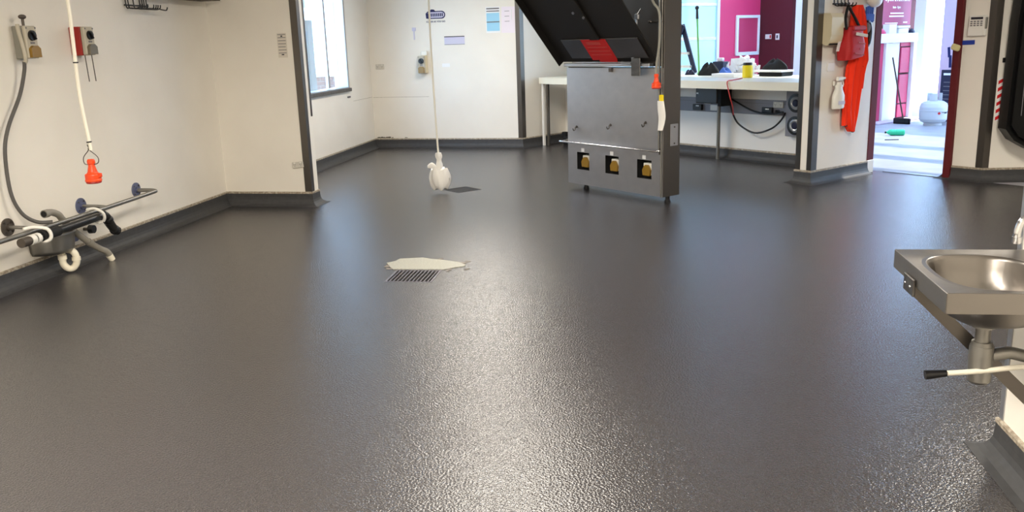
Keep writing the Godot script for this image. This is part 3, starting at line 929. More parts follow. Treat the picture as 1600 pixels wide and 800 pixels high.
	# shelf and wire rack high on the wall
	var sh := thing("wall_shelf", "dark timber wall shelf high in the corner by the stub wall", "shelf", WX(L0, L1, 2.10, 1.965))
	part(sh, "board", MB.new().box(Vector3(0.47, 0.012, 0.10), Vector3(0.98, 0.024, 0.20), 0.003), M.wood_dark)
	for x in [0.06, 0.88]:
		part(sh, "bracket", MB.new().box(Vector3(x, 0.10, 0.012), Vector3(0.025, 0.16, 0.006)).box(Vector3(x, 0.030, 0.09), Vector3(0.025, 0.006, 0.16)), M.steel_trim)
	var rk := thing("wire_rack", "black wire rack with hooks on the left wall", "rack", WX(L0, L1, 1.80, 1.845))
	var mb := MB.new()
	for x in [0.0, 0.035, 0.11, 0.20, 0.235, 0.265, 0.30]:
		mb.tube([Vector3(x, 0.30, 0.02), Vector3(x, 0.05, 0.02), Vector3(x, 0.02, 0.05), Vector3(x, 0.018, 0.13), Vector3(x, 0.05, 0.145)], 0.0055, 6)
	part(rk, "wires", mb, M.black_plastic)
	part(rk, "cross_bar", MB.new().cyl(Vector3(-0.02, 0.045, 0.02), Vector3(0.32, 0.045, 0.02), 0.006, -1, 8).cyl(Vector3(-0.02, 0.20, 0.02), Vector3(0.32, 0.20, 0.02), 0.006, -1, 8).cyl(Vector3(-0.01, 0.020, 0.13), Vector3(0.31, 0.018, 0.13), 0.006, -1, 8), M.black_plastic)
	part(rk, "hook", MB.new().tube([Vector3(0.30, 0.018, 0.13), Vector3(0.36, 0.012, 0.13), Vector3(0.41, 0.012, 0.13), Vector3(0.43, 0.035, 0.13)], 0.0055, 6), M.black_plastic)


# ---------------------------------------------------------------- stub pier and back wall
func power_outlet(label: String, t: Transform3D, w: float, h: float, turn := 0.0) -> void:
	var o := thing("power_outlet", label, "power outlet", t)
	o.transform.basis = o.transform.basis * Basis(Vector3.BACK, turn)
	part(o, "plate", MB.new().box(Vector3(0, 0, 0.006), Vector3(w, h, 0.012), 0.004), M.outlet_plate)
	for x in [-w * 0.27, w * 0.27]:
		part(o, "slots", MB.new().box(Vector3(x - 0.008, 0.004, 0.0125), Vector3(0.003, 0.010, 0.002), 0.0, Basis(Vector3.BACK, 0.5)).box(Vector3(x + 0.008, 0.004, 0.0125), Vector3(0.003, 0.010, 0.002), 0.0, Basis(Vector3.BACK, -0.5)).box(Vector3(x, -0.012, 0.0125), Vector3(0.003, 0.010, 0.002)), M.print_dark)
		part(o, "switch", MB.new().box(Vector3(x, h * 0.32, 0.014), Vector3(0.014, 0.009, 0.006), 0.001), M.white_plastic)


func print_lines(parent: Node3D, m: Material, x0: float, x1: float, y0: float, y1: float, rows: int, th: float, z := 0.0018) -> void:
	for r in rows:
		var mb := MB.new()
		var y := lerpf(y1, y0, float(r) / maxf(1.0, rows - 1))
		var x := x0
		while x < x1 - 0.006:
			var w := minf(rng.randf_range(0.012, 0.035), x1 - x)
			mb.box(Vector3(x + w / 2, y, z), Vector3(w, th, 0.0012))
			x += w * 1.0
		part(parent, "printed_line", mb, m)


func pier_and_back_wall_things() -> void:
	var pa := Vector2(-4.125, -8.172)
	var pb := Vector2(-3.21, -8.118)
	var n := thing("notice", "small aged paper notice with faint lines on the stub wall", "notice", WX(pa, pb, 0.745, 1.54, 0.001))
	part(n, "sheet", MB.new().box(Vector3(0, 0, 0.0006), Vector3(0.095, 0.225, 0.0012)), M.paper_aged)
	print_lines(n, M.print_grey, -0.04, 0.04, -0.07, 0.10, 7, 0.006)
	part(n, "dark_mark", MB.new().box(Vector3(0.0, 0.085, 0.002), Vector3(0.018, 0.012, 0.0014)), M.print_dark)
	part(n, "dark_mark", MB.new().box(Vector3(0.0, -0.085, 0.002), Vector3(0.026, 0.010, 0.0014)), M.print_dark)
	power_outlet("loose tilted white power outlet low on the stub wall", WX(pa, pb, 0.80, 0.405, 0.004), 0.115, 0.060, 0.10)
	# back wall
	power_outlet("white double power outlet near the corner of the back wall", WX(K0, K1, 0.155, 1.207), 0.135, 0.075)
	var o := industrial_socket("small industrial socket with a smoky flap on the white back wall", WX(K0, K1, 0.86, 1.10), 0.115, 0.25, 0.12, M.ivory_plastic, M.amber_flap)
	part(o, "top_boss", MB.new().box(Vector3(0.02, 0.285, 0.03), Vector3(0.09, 0.07, 0.05), 0.01), M.white_plastic)
	var lg := thing("wall_sign", "round ended dark blue sign with a slogan on the back wall", "sign", WX(K0, K1, 1.075, 1.89, 0.001))
	var outline := []
	for k in 24:
		var a := -PI / 2 + TAU * k / 24.0
		outline.append(Vector2(cos(a) * 0.055 + (0.095 if cos(a) > 0 else -0.095), 0.032 + sin(a) * 0.055))
	var inner := []
	for p in outline:
		inner.append(Vector2(p.x * 0.90, 0.032 + (p.y - 0.032) * 0.74))
	part(lg, "border", MB.new().prism(outline, 0.0, 0.002), M.print_navy)
	part(lg, "field", MB.new().prism(inner, 0.002, 0.0028), M.print_lilac)
	part(lg, "emblem", MB.new().prism([Vector2(-0.11, 0.082), Vector2(-0.06, 0.112), Vector2(-0.02, 0.107), Vector2(0.0, 0.085)], 0.0, 0.0022).prism([Vector2(-0.15, 0.06), Vector2(-0.10, 0.055), Vector2(-0.105, -0.02), Vector2(-0.145, -0.015)], 0.0, 0.0032), M.print_navy)
	for k in 7:
		part(lg, "printed_letter", MB.new().box(Vector3(-0.062 + k * 0.028, 0.032, 0.0032), Vector3(0.018, 0.046, 0.0012)), M.print_navy)
	var tm := text_mesh("CLEAN AS YOU GO", 0.034, M.print_navy)
	tm.position = Vector3(0.0, -0.062, 0.001)
	lg.add_child(tm, true)
	var st := thing("label_strip", "lilac label strip with two dark rules on the back wall", "label", WX(K0, K1, 1.348, 1.553, 0.001))
	part(st, "sheet", MB.new().box(Vector3(0, 0, 0.001), Vector3(0.31, 0.115, 0.002)), M.print_lilac)
	part(st, "rule", MB.new().box(Vector3(0, 0.055, 0.0025), Vector3(0.31, 0.012, 0.001)), M.print_dark)
	part(st, "rule", MB.new().box(Vector3(0, -0.056, 0.0025), Vector3(0.31, 0.006, 0.001)), M.print_grey)
	var po := thing("poster", "pale blue chart with dark rules on the back wall", "poster", WX(K0, K1, 1.942, 1.822, 0.001))
	part(po, "sheet", MB.new().box(Vector3(0, 0, 0.001), Vector3(0.215, 0.36, 0.002)), M.paper)
	part(po, "blue_field", MB.new().box(Vector3(0, -0.03, 0.0025), Vector3(0.19, 0.25, 0.001)), M.print_blue)
	for e in [[0.155, 0.018], [0.12, 0.014], [-0.03, 0.014]]:
		part(po, "rule", MB.new().box(Vector3(0, e[0], 0.0035), Vector3(0.19, e[1], 0.001)), M.print_grey)
	var pp := thing("paper_sheet", "creased white paper sheet taped beside the blue chart", "paper", WX(K0, K1, 2.165, 1.815, 0.001))
	part(pp, "sheet", MB.new().box(Vector3(0, 0, 0.001), Vector3(0.20, 0.36, 0.002), 0.0, Basis(Vector3.BACK, -0.03)), M.paper_pink)
	print_lines(pp, M.print_grey, -0.05, 0.02, -0.02, 0.12, 3, 0.006, 0.003)
	part(pp, "fold", MB.new().box(Vector3(0.05, 0.07, 0.006), Vector3(0.012, 0.15, 0.006), 0.002), M.paper)
	part(pp, "fold", MB.new().box(Vector3(-0.06, 0.02, 0.005), Vector3(0.04, 0.008, 0.004), 0.001), M.paper)
	var hk := thing("wall_hook", "pale hook hanging on the back wall near the corner", "hook", WX(K0, K1, 0.73, 1.63))
	part(hk, "plate", MB.new().box(Vector3(0, 0.10, 0.003), Vector3(0.06, 0.05, 0.006), 0.002), M.print_lilac)
	part(hk, "stem", MB.new().box(Vector3(0, 0.02, 0.005), Vector3(0.018, 0.14, 0.008), 0.002), M.print_lilac)
	single("label_tab", "tiny pale label tab beside the hanging cord on the back wall", "label", WX(K0, K1, 1.20, 1.205, 0.001), MB.new().box(Vector3(0, 0, 0.001), Vector3(0.12, 0.05, 0.002)), M.paper)
	single("wall_clip", "small grey clip under the window on the left wall", "clip", WX(L0, L1, 6.93, 0.83), MB.new().box(Vector3(0, 0, 0.008), Vector3(0.10, 0.025, 0.016), 0.003), M.print_grey)


# ---------------------------------------------------------------- cords from the ceiling
func hanging_cords() -> void:
	var o := thing("pendant_socket", "orange pendant connector on a white cord in front of the left wall", "connector", Transform3D(Basis.IDENTITY, Vector3(-3.40, 0.862, -5.0)))
	var cord := [Vector3(-0.01, ROOM_H - 0.862, 0.0), Vector3(0.002, 0.968, 0.0), Vector3(-0.002, 0.765, 0.0), Vector3(-0.006, 0.614, 0.0), Vector3(-0.010, 0.404, 0.0), Vector3(0.003, 0.189, 0.0), Vector3(0.009, 0.122, 0.0), Vector3(0.012, 0.070, 0.0)]
	part(o, "cord", MB.new().tube(cord, 0.0115, 10), M.cord_white)
	part(o, "tie", MB.new().cyl(Vector3(-0.006, 0.606, 0.0), Vector3(-0.006, 0.598, 0.0), 0.0155, -1, 12), M.black_plastic)
	part(o, "tie", MB.new().cyl(Vector3(0.006, 0.124, 0), Vector3(0.007, 0.116, 0), 0.0155, -1, 12), M.black_plastic)
	part(o, "wire_hook", MB.new().tube([Vector3(-0.003, 0.105, 0.01), Vector3(-0.003, 0.074, 0.0), Vector3(-0.045, 0.027, 0.0), Vector3(-0.047, -0.010, 0.0), Vector3(-0.027, -0.020, 0.0), Vector3(0.026, -0.018, 0.0), Vector3(0.050, -0.006, 0.0), Vector3(0.050, 0.026, 0.0), Vector3(0.010, 0.062, 0.0), Vector3(-0.002, 0.08, 0.01)], 0.0028, 6, true, 3), M.steel_trim)
	orange_connector(o, 1.12)
	# knotted white cloth on the second cord
	var k := thing("wrapped_cord", "white hanging cord ending in a knotted white cloth above the floor", "cord", Transform3D(Basis.IDENTITY, Vector3(-2.08, 0.0, -8.8)))
	part(k, "cord", MB.new().tube([Vector3(-0.03, ROOM_H, 0), Vector3(-0.02, 1.937, 0), Vector3(-0.021, 1.568, 0), Vector3(-0.018, 1.255, 0), Vector3(-0.012, 0.872, 0), Vector3(-0.004, 0.514, 0), Vector3(0.002, 0.36, 0)], 0.010, 8), M.cord_white)
	var rings := []
	for i in 16:
		var v := i / 15.0
		var y := lerpf(0.255, 0.045, v)
		var r := 0.030 + 0.075 * pow(clampf(sin(PI * clampf(v * 0.80 + 0.14, 0, 1)), 0, 1), 0.45)
		var ring := []
		for j in 28:
			var a := TAU * j / 28.0
			var rr := r * (1.0 + 0.09 * sin(4.0 * a + 0.6 + v * 1.2) + 0.08 * sin(9.0 * a + v * 3.0) + 0.05 * sin(15.0 * a))
			ring.append(Vector3(cos(a) * rr, y + 0.012 * sin(4 * a), sin(a) * rr * 0.8))
		rings.append(ring)
	part(k, "cloth_bundle", MB.new().loft(rings), M.white_cloth)
	var nk := []
	for i in 9:
		var v := i / 8.0
		var ring := []
		for j in 18:
			var a := TAU * j / 18.0
			var rr := (0.018 + 0.016 * absf(sin(v * 6.0 + 0.6))) * (1.0 + 0.18 * sin(5.0 * a + v * 4.0))
			ring.append(Vector3(0.002 + cos(a) * rr, lerpf(0.42, 0.235, v), sin(a) * rr))
		nk.append(ring)
	part(k, "cloth_neck", MB.new().loft(nk), M.white_cloth)
	for e in [[-1.0, 0.26, 0.10, 0.014], [1.0, 0.215, 0.095, 0.012]]:
		var ear := []
		for i in 8:
			var v := i / 7.0
			var w := 0.010 + 0.022 * sin(PI * (v * 0.85 + 0.08))
			var ring := []
			for j in 12:
				var a := TAU * j / 12.0
				ring.append(Vector3(e[0] * (0.015 + v * e[2]), e[1] + 0.02 * sin(v * PI) + (0.02 if e[0] < 0 else -0.06) * v + sin(a) * w, 0.02 + cos(a) * e[3]))
			ear.append(ring)
		part(k, "cloth_ear", MB.new().loft(ear), M.white_cloth)


# ---------------------------------------------------------------- floor drains
func drains() -> void:
	var d := thing("floor_drain", "barred grey floor drain set in the pale mortar patch", "drain", Transform3D(Basis.IDENTITY, Vector3(-1.515, 0, -5.51)))
	var sump := func(w: float) -> MB:
		return MB.new().box(Vector3(0, -0.41, 0), Vector3(w, 0.02, w)).box(Vector3(-w / 2 + 0.004, -0.207, 0), Vector3(0.008, 0.386, w)).box(Vector3(w / 2 - 0.004, -0.207, 0), Vector3(0.008, 0.386, w)).box(Vector3(0, -0.207, -w / 2 + 0.004), Vector3(w - 0.016, 0.386, 0.008)).box(Vector3(0, -0.207, w / 2 - 0.004), Vector3(w - 0.016, 0.386, 0.008))
	part(d, "sump", sump.call(0.318), M.sump_iron)
	part(d, "frame", MB.new().box(Vector3(0, -0.006, 0.150), Vector3(0.316, 0.014, 0.012)).box(Vector3(0, -0.006, -0.150), Vector3(0.316, 0.014, 0.012)).box(Vector3(-0.152, -0.006, 0), Vector3(0.012, 0.014, 0.288)).box(Vector3(0.152, -0.006, 0), Vector3(0.012, 0.014, 0.288)), M.grate_grey)
	var bar := MB.new().box(Vector3.ZERO, Vector3(0.0080, 0.010, 0.288), 0.001).done()
	for i in 11:
		var b := MeshInstance3D.new()
		b.name = "bar"
		b.mesh = bar
		b.set_surface_override_material(0, M.grate_grey)
		b.position = Vector3(-0.129 + i * 0.0258, -0.005, 0)
		d.add_child(b, true)
	var mp := MB.new(Transform3D(Basis(Vector3.RIGHT, PI / 2), Vector3(0, 0.004, 0)))
	mp.prism([Vector2(-1.70, -5.668), Vector2(-1.66, -5.674), Vector2(-1.55, -5.672), Vector2(-1.44, -5.676), Vector2(-1.35, -5.672), Vector2(-1.315, -5.70), Vector2(-1.275, -5.735), Vector2(-1.225, -5.76), Vector2(-1.215, -5.80), Vector2(-1.25, -5.84), Vector2(-1.28, -5.875), Vector2(-1.34, -5.905), Vector2(-1.42, -5.945), Vector2(-1.50, -5.965), Vector2(-1.575, -6.005), Vector2(-1.66, -5.985), Vector2(-1.735, -5.97), Vector2(-1.75, -5.90), Vector2(-1.80, -5.845), Vector2(-1.765, -5.78), Vector2(-1.735, -5.72)], 0.0, 0.004)
	var chips := MB.new(Transform3D(Basis(Vector3.RIGHT, PI / 2), Vector3(0, 0.003, 0)))
	for k in 26:
		var c := Vector2(rng.randf_range(-1.86, -1.17), 0)
		c.y = -5.70 - rng.randf_range(0.0, 0.32) if c.x > -1.68 and c.x < -1.34 else -5.60 - rng.randf_range(0.0, 0.36)
		var r := rng.randf_range(0.006, 0.022)
		var pl := []
		for q in 7:
			pl.append(c + Vector2(cos(TAU * q / 7.0) * r * rng.randf_range(0.8, 2.2), sin(TAU * q / 7.0) * r * rng.randf_range(0.5, 1.1)))
		chips.prism(Geometry2D.convex_hull(PackedVector2Array(pl)).slice(0, -1), 0.0, 0.003)
	var cs := single("mortar_smears", "thin mortar smears scattered round the barred floor drain", "smears", Transform3D.IDENTITY, chips, M.scrape)
	cs.set_meta("kind", "stuff")
	single("mortar_patch", "cream mortar patch behind the barred floor drain", "patch", Transform3D.IDENTITY, mp, M.mortar)
	var d2 := thing("floor_grate", "black square floor grate turned on its corner below the white cloth", "drain", Transform3D(Basis(Vector3.UP, deg_to_rad(45)), Vector3(-1.89, 0, -9.0)))
	part(d2, "sump", sump.call(0.298), M.sump_iron)
	part(d2, "frame", MB.new().box(Vector3(0, -0.006, 0.141), Vector3(0.296, 0.014, 0.012)).box(Vector3(0, -0.006, -0.141), Vector3(0.296, 0.014, 0.012)).box(Vector3(-0.142, -0.006, 0), Vector3(0.012, 0.014, 0.27)).box(Vector3(0.142, -0.006, 0), Vector3(0.012, 0.014, 0.27)), M.grate_black)
	var b2 := MB.new().box(Vector3.ZERO, Vector3(0.27, 0.014, 0.012), 0.001).done()
	for i in 12:
		var b := MeshInstance3D.new()
		b.name = "bar"
		b.mesh = b2
		b.set_surface_override_material(0, M.grate_black)
		b.position = Vector3(0, -0.009, -0.121 + i * 0.022)
		d2.add_child(b, true)


# ---------------------------------------------------------------- stainless cabinet with its raised lid
func steel_cabinet() -> void:
	var W := 1.34
	var c := thing("steel_cabinet", "tall shallow stainless steel cabinet with a raised dark lid and three sockets", "cabinet", DX(-6.95, 0, 5.87))
	var holes := [[0.140, 0.328, 0.213, 0.390], [0.565, 0.757, 0.213, 0.390], [1.008, 1.198, 0.213, 0.390]]
	part(c, "front_panel", MB.new(Transform3D(Basis.IDENTITY, Vector3.ZERO)).slab(W, 0.06, 1.235, 0.003, holes), M.steel)
	part(c, "carcass", MB.new().box(Vector3(0.004, 0.645, -0.11), Vector3(0.008, 1.17, 0.214)).box(Vector3(W / 2, 0.645, -0.213), Vector3(W - 0.02, 1.17, 0.006)).box(Vector3(W / 2, 0.065, -0.108), Vector3(W - 0.02, 0.008, 0.205)).box(Vector3(W / 2, 1.226, -0.108), Vector3(W - 0.02, 0.008, 0.205)), M.steel_dull)
	var ep := part(c, "end_panel", MB.new().box(Vector3(W - 0.012, 1.18, -0.112), Vector3(0.03, 2.24, 0.222), 0.003), M.steel_trim)
	part(ep, "hinge_plate", MB.new().box(Vector3(W + 0.006, 0.628, -0.14), Vector3(0.006, 0.20, 0.10), 0.002), M.steel)
	for y in [0.55, 0.70]:
		part(ep, "bolt", MB.new().cyl(Vector3(W + 0.008, y, -0.14), Vector3(W + 0.014, y, -0.14), 0.008, -1, 8), M.steel_trim)
	part(c, "back_panel", MB.new().box(Vector3(W / 2, 1.77, -0.205), Vector3(W - 0.06, 1.06, 0.02), 0.003), M.steel_trim)
	part(c, "inner_wall", MB.new().box(Vector3(0.98, 1.78, -0.04), Vector3(0.66, 1.04, 0.02), 0.003), M.steel_trim)
	part(c, "ledge", MB.new().box(Vector3(0.60, 1.262, 0.012), Vector3(1.20, 0.030, 0.06), 0.004), M.alu)
	part(c, "front_lip", MB.new().box(Vector3(0.64, 1.238, 0.006), Vector3(1.20, 0.008, 0.012)), M.black_matt)
	for r in [[0.09, 0.48], [0.49, 0.74], [0.75, 1.06]]:
		part(c, "slot_plate", MB.new().box(Vector3((r[0] + r[1]) / 2, 1.312, 0.004), Vector3(r[1] - r[0], 0.065, 0.008), 0.001), M.steel)
	part(c, "catch", MB.new().box(Vector3(0.655, 1.213, 0.008), Vector3(0.04, 0.035, 0.02), 0.003), M.flange_brown)
	# hooks
	for h in [[0.142, 0.645], [0.645, 0.690], [1.120, 0.738]]:
		part(c, "hook", MB.new().tube([Vector3(h[0], h[1], 0.0), Vector3(h[0], h[1] - 0.004, 0.02), Vector3(h[0], h[1] - 0.028, 0.024), Vector3(h[0], h[1] - 0.034, 0.042), Vector3(h[0], h[1] - 0.012, 0.052)], 0.0055, 8).cyl(Vector3(h[0], h[1], 0.0), Vector3(h[0], h[1], 0.004), 0.014, -1, 12), M.steel_trim)
	# rail
	part(c, "rail", MB.new().tube([Vector3(-0.055, 0.49, -0.02), Vector3(-0.05, 0.49, 0.03), Vector3(-0.02, 0.49, 0.058), Vector3(0.6, 0.49, 0.058), Vector3(1.26, 0.49, 0.058), Vector3(1.30, 0.49, 0.045), Vector3(1.318, 0.49, 0.0)], 0.0095, 10), M.chrome)
	part(c, "rail_clip", MB.new().box(Vector3(1.315, 0.485, 0.006), Vector3(0.03, 0.06, 0.014), 0.003).box(Vector3(-0.025, 0.49, -0.03), Vector3(0.06, 0.03, 0.03), 0.003), M.steel_trim)
	# the three recessed sockets
	for h in holes:
		var x: float = (h[0] + h[1]) / 2
		var r := part(c, "recess", MB.new().box(Vector3(x, 0.30, -0.105), Vector3(0.21, 0.20, 0.006)).box(Vector3(x, 0.403, -0.055), Vector3(0.21, 0.006, 0.10)).box(Vector3(x, 0.200, -0.055), Vector3(0.21, 0.006, 0.10)).box(Vector3(x - 0.105, 0.30, -0.055), Vector3(0.006, 0.20, 0.10)).box(Vector3(x + 0.105, 0.30, -0.055), Vector3(0.006, 0.20, 0.10)), M.black_matt)
		part(r, "socket", MB.new().box(Vector3(x + 0.028, 0.302, -0.055), Vector3(0.130, 0.112, 0.06), 0.006), M.white_plastic)
		part(r, "flap", MB.new(Transform3D(Basis.IDENTITY, Vector3(x + 0.020, 0.298, -0.025))).prism([Vector2(-0.045, -0.055), Vector2(0.045, -0.055), Vector2(0.052, -0.005), Vector2(0.03, 0.03), Vector2(0.016, 0.045), Vector2(-0.016, 0.045), Vector2(-0.03, 0.03), Vector2(-0.052, -0.005)], 0.0, 0.022), M.amber_flap)
		part(c, "number_tag", MB.new().box(Vector3(x - 0.002, 0.415, 0.001), Vector3(0.044, 0.036, 0.002)), M.paper)
	# feet
	for x in [0.155, 1.30]:
		part(c, "foot", MB.new().cyl(Vector3(x, 0.022, -0.11), Vector3(x, 0.062, -0.11), 0.022, -1, 14).cyl(Vector3(x, 0.0, -0.11), Vector3(x, 0.022, -0.11), 0.032, 0.026, 14), M.black_plastic)
	# conduits up the right front edge
	part(c, "conduit", MB.new().cyl(Vector3(1.300, 0.50, 0.014), Vector3(1.300, 2.28, 0.014), 0.010, -1, 10).cyl(Vector3(1.326, 0.06, 0.008), Vector3(1.326, 2.28, 0.008), 0.007, -1, 10), M.galvanised)
	part(c, "conduit_clip", MB.new().box(Vector3(1.27, 1.64, 0.015), Vector3(0.12, 0.02, 0.028), 0.004).ball(Vector3(1.20, 1.642, 0.03), Vector3(0.022, 0.014, 0.014), 10), M.steel_trim)
	# lid raised toward the room, its dark underside in view
	var lx := Transform3D(Basis(Vector3(1, 0, 0), Vector3(0, 0.766, 0.643), Vector3(0, -0.643, 0.766)), Vector3(0, 1.285, 0.012))
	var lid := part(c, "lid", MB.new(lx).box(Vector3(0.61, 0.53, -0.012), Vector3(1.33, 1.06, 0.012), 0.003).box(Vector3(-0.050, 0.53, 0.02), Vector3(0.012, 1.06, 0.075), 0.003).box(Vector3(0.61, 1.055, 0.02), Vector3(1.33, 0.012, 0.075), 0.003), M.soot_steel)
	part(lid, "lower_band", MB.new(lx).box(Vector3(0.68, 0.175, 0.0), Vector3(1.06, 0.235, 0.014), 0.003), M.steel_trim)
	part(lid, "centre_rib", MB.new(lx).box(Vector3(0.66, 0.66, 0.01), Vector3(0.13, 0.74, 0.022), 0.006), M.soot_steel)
	part(lid, "rib_bolt", MB.new(lx).cyl(Vector3(0.61, 0.62, 0.02), Vector3(0.61, 0.62, 0.032), 0.013, -1, 10).cyl(Vector3(0.71, 0.56, 0.02), Vector3(0.71, 0.56, 0.032), 0.013, -1, 10), M.steel)
	var stk := part(lid, "warning_sticker", MB.new(lx).box(Vector3(0.62, 0.165, 0.0085), Vector3(0.345, 0.25, 0.003)).box(Vector3(0.66, 0.03, 0.0085), Vector3(0.24, 0.03, 0.003)), M.sticker_red, "red warning sticker with pale lines")
	part(lid, "sticker_lines", MB.new(lx).box(Vector3(0.60, 0.245, 0.0105), Vector3(0.19, 0.034, 0.001)).box(Vector3(0.62, 0.195, 0.0105), Vector3(0.28, 0.010, 0.001)).box(Vector3(0.62, 0.150, 0.0105), Vector3(0.29, 0.010, 0.001)).box(Vector3(0.62, 0.105, 0.0105), Vector3(0.27, 0.010, 0.001)), M.print_pale_red)
	# stay and plate
	part(c, "lid_stay", MB.new().cyl(Vector3(1.03, 1.72, 0.03), Vector3(1.045, 1.36, 0.05), 0.010, 0.008, 10).tube([Vector3(1.045, 1.36, 0.05), Vector3(1.03, 1.335, 0.055), Vector3(0.99, 1.325, 0.055)], 0.006, 8).box(Vector3(1.035, 1.69, 0.03), Vector3(0.055, 0.05, 0.03), 0.006).cyl(Vector3(1.04, 1.71, 0.03), Vector3(1.085, 1.76, 0.03), 0.006, -1, 8), M.steel)
	part(c, "stay_plate", MB.new().box(Vector3(1.045, 1.245, 0.055), Vector3(0.115, 0.16, 0.012), 0.004), M.steel_dull)
	part(c, "stay_handle", MB.new().cyl(Vector3(0.86, 1.285, 0.06), Vector3(0.99, 1.275, 0.06), 0.012, -1, 10), M.alu)
	# pendant connector at the right edge
	var p := thing("pendant_socket", "small orange pendant connector on a grey cord beside the steel cabinet", "connector", DX(-5.612, 1.176, 5.78))
	part(p, "cord", MB.new().tube([Vector3(-0.25, ROOM_H - 1.176, 0), Vector3(-0.13, 0.85, 0), Vector3(-0.05, 0.64, 0), Vector3(0.015, 0.57, 0), Vector3(0.038, 0.484, 0), Vector3(0.033, 0.266, 0), Vector3(0.004, 0.10, 0), Vector3(-0.005, 0.0, 0)], 0.0115, 10), M.grey_plastic)
	orange_connector(p, 0.98)
	var tg := thing("hanging_tag", "white rag with a yellow band hanging beside the orange connector", "rag", DX(-5.655, 0.70, 5.845))
	part(tg, "yellow_band", MB.new().box(Vector3(0.045, 0.265, 0.0), Vector3(0.05, 0.07, 0.018), 0.006), M.yellow_plastic)
	var rr := []
	for i in 9:
		var v := i / 8.0
		var w := 0.020 + 0.022 * sin(PI * (0.25 + 0.62 * v))
		var ring := []
		for j in 14:
			var a := TAU * j / 14.0
			ring.append(Vector3(0.040 + 0.010 * sin(v * 4.0) + cos(a) * w * (1.0 + 0.2 * sin(3 * a + v * 3)), lerpf(0.245, -0.02, v), sin(a) * 0.014 + 0.004 * sin(v * 7)))
		rr.append(ring)
	part(tg, "rag", MB.new().loft(rr), M.white_cloth)


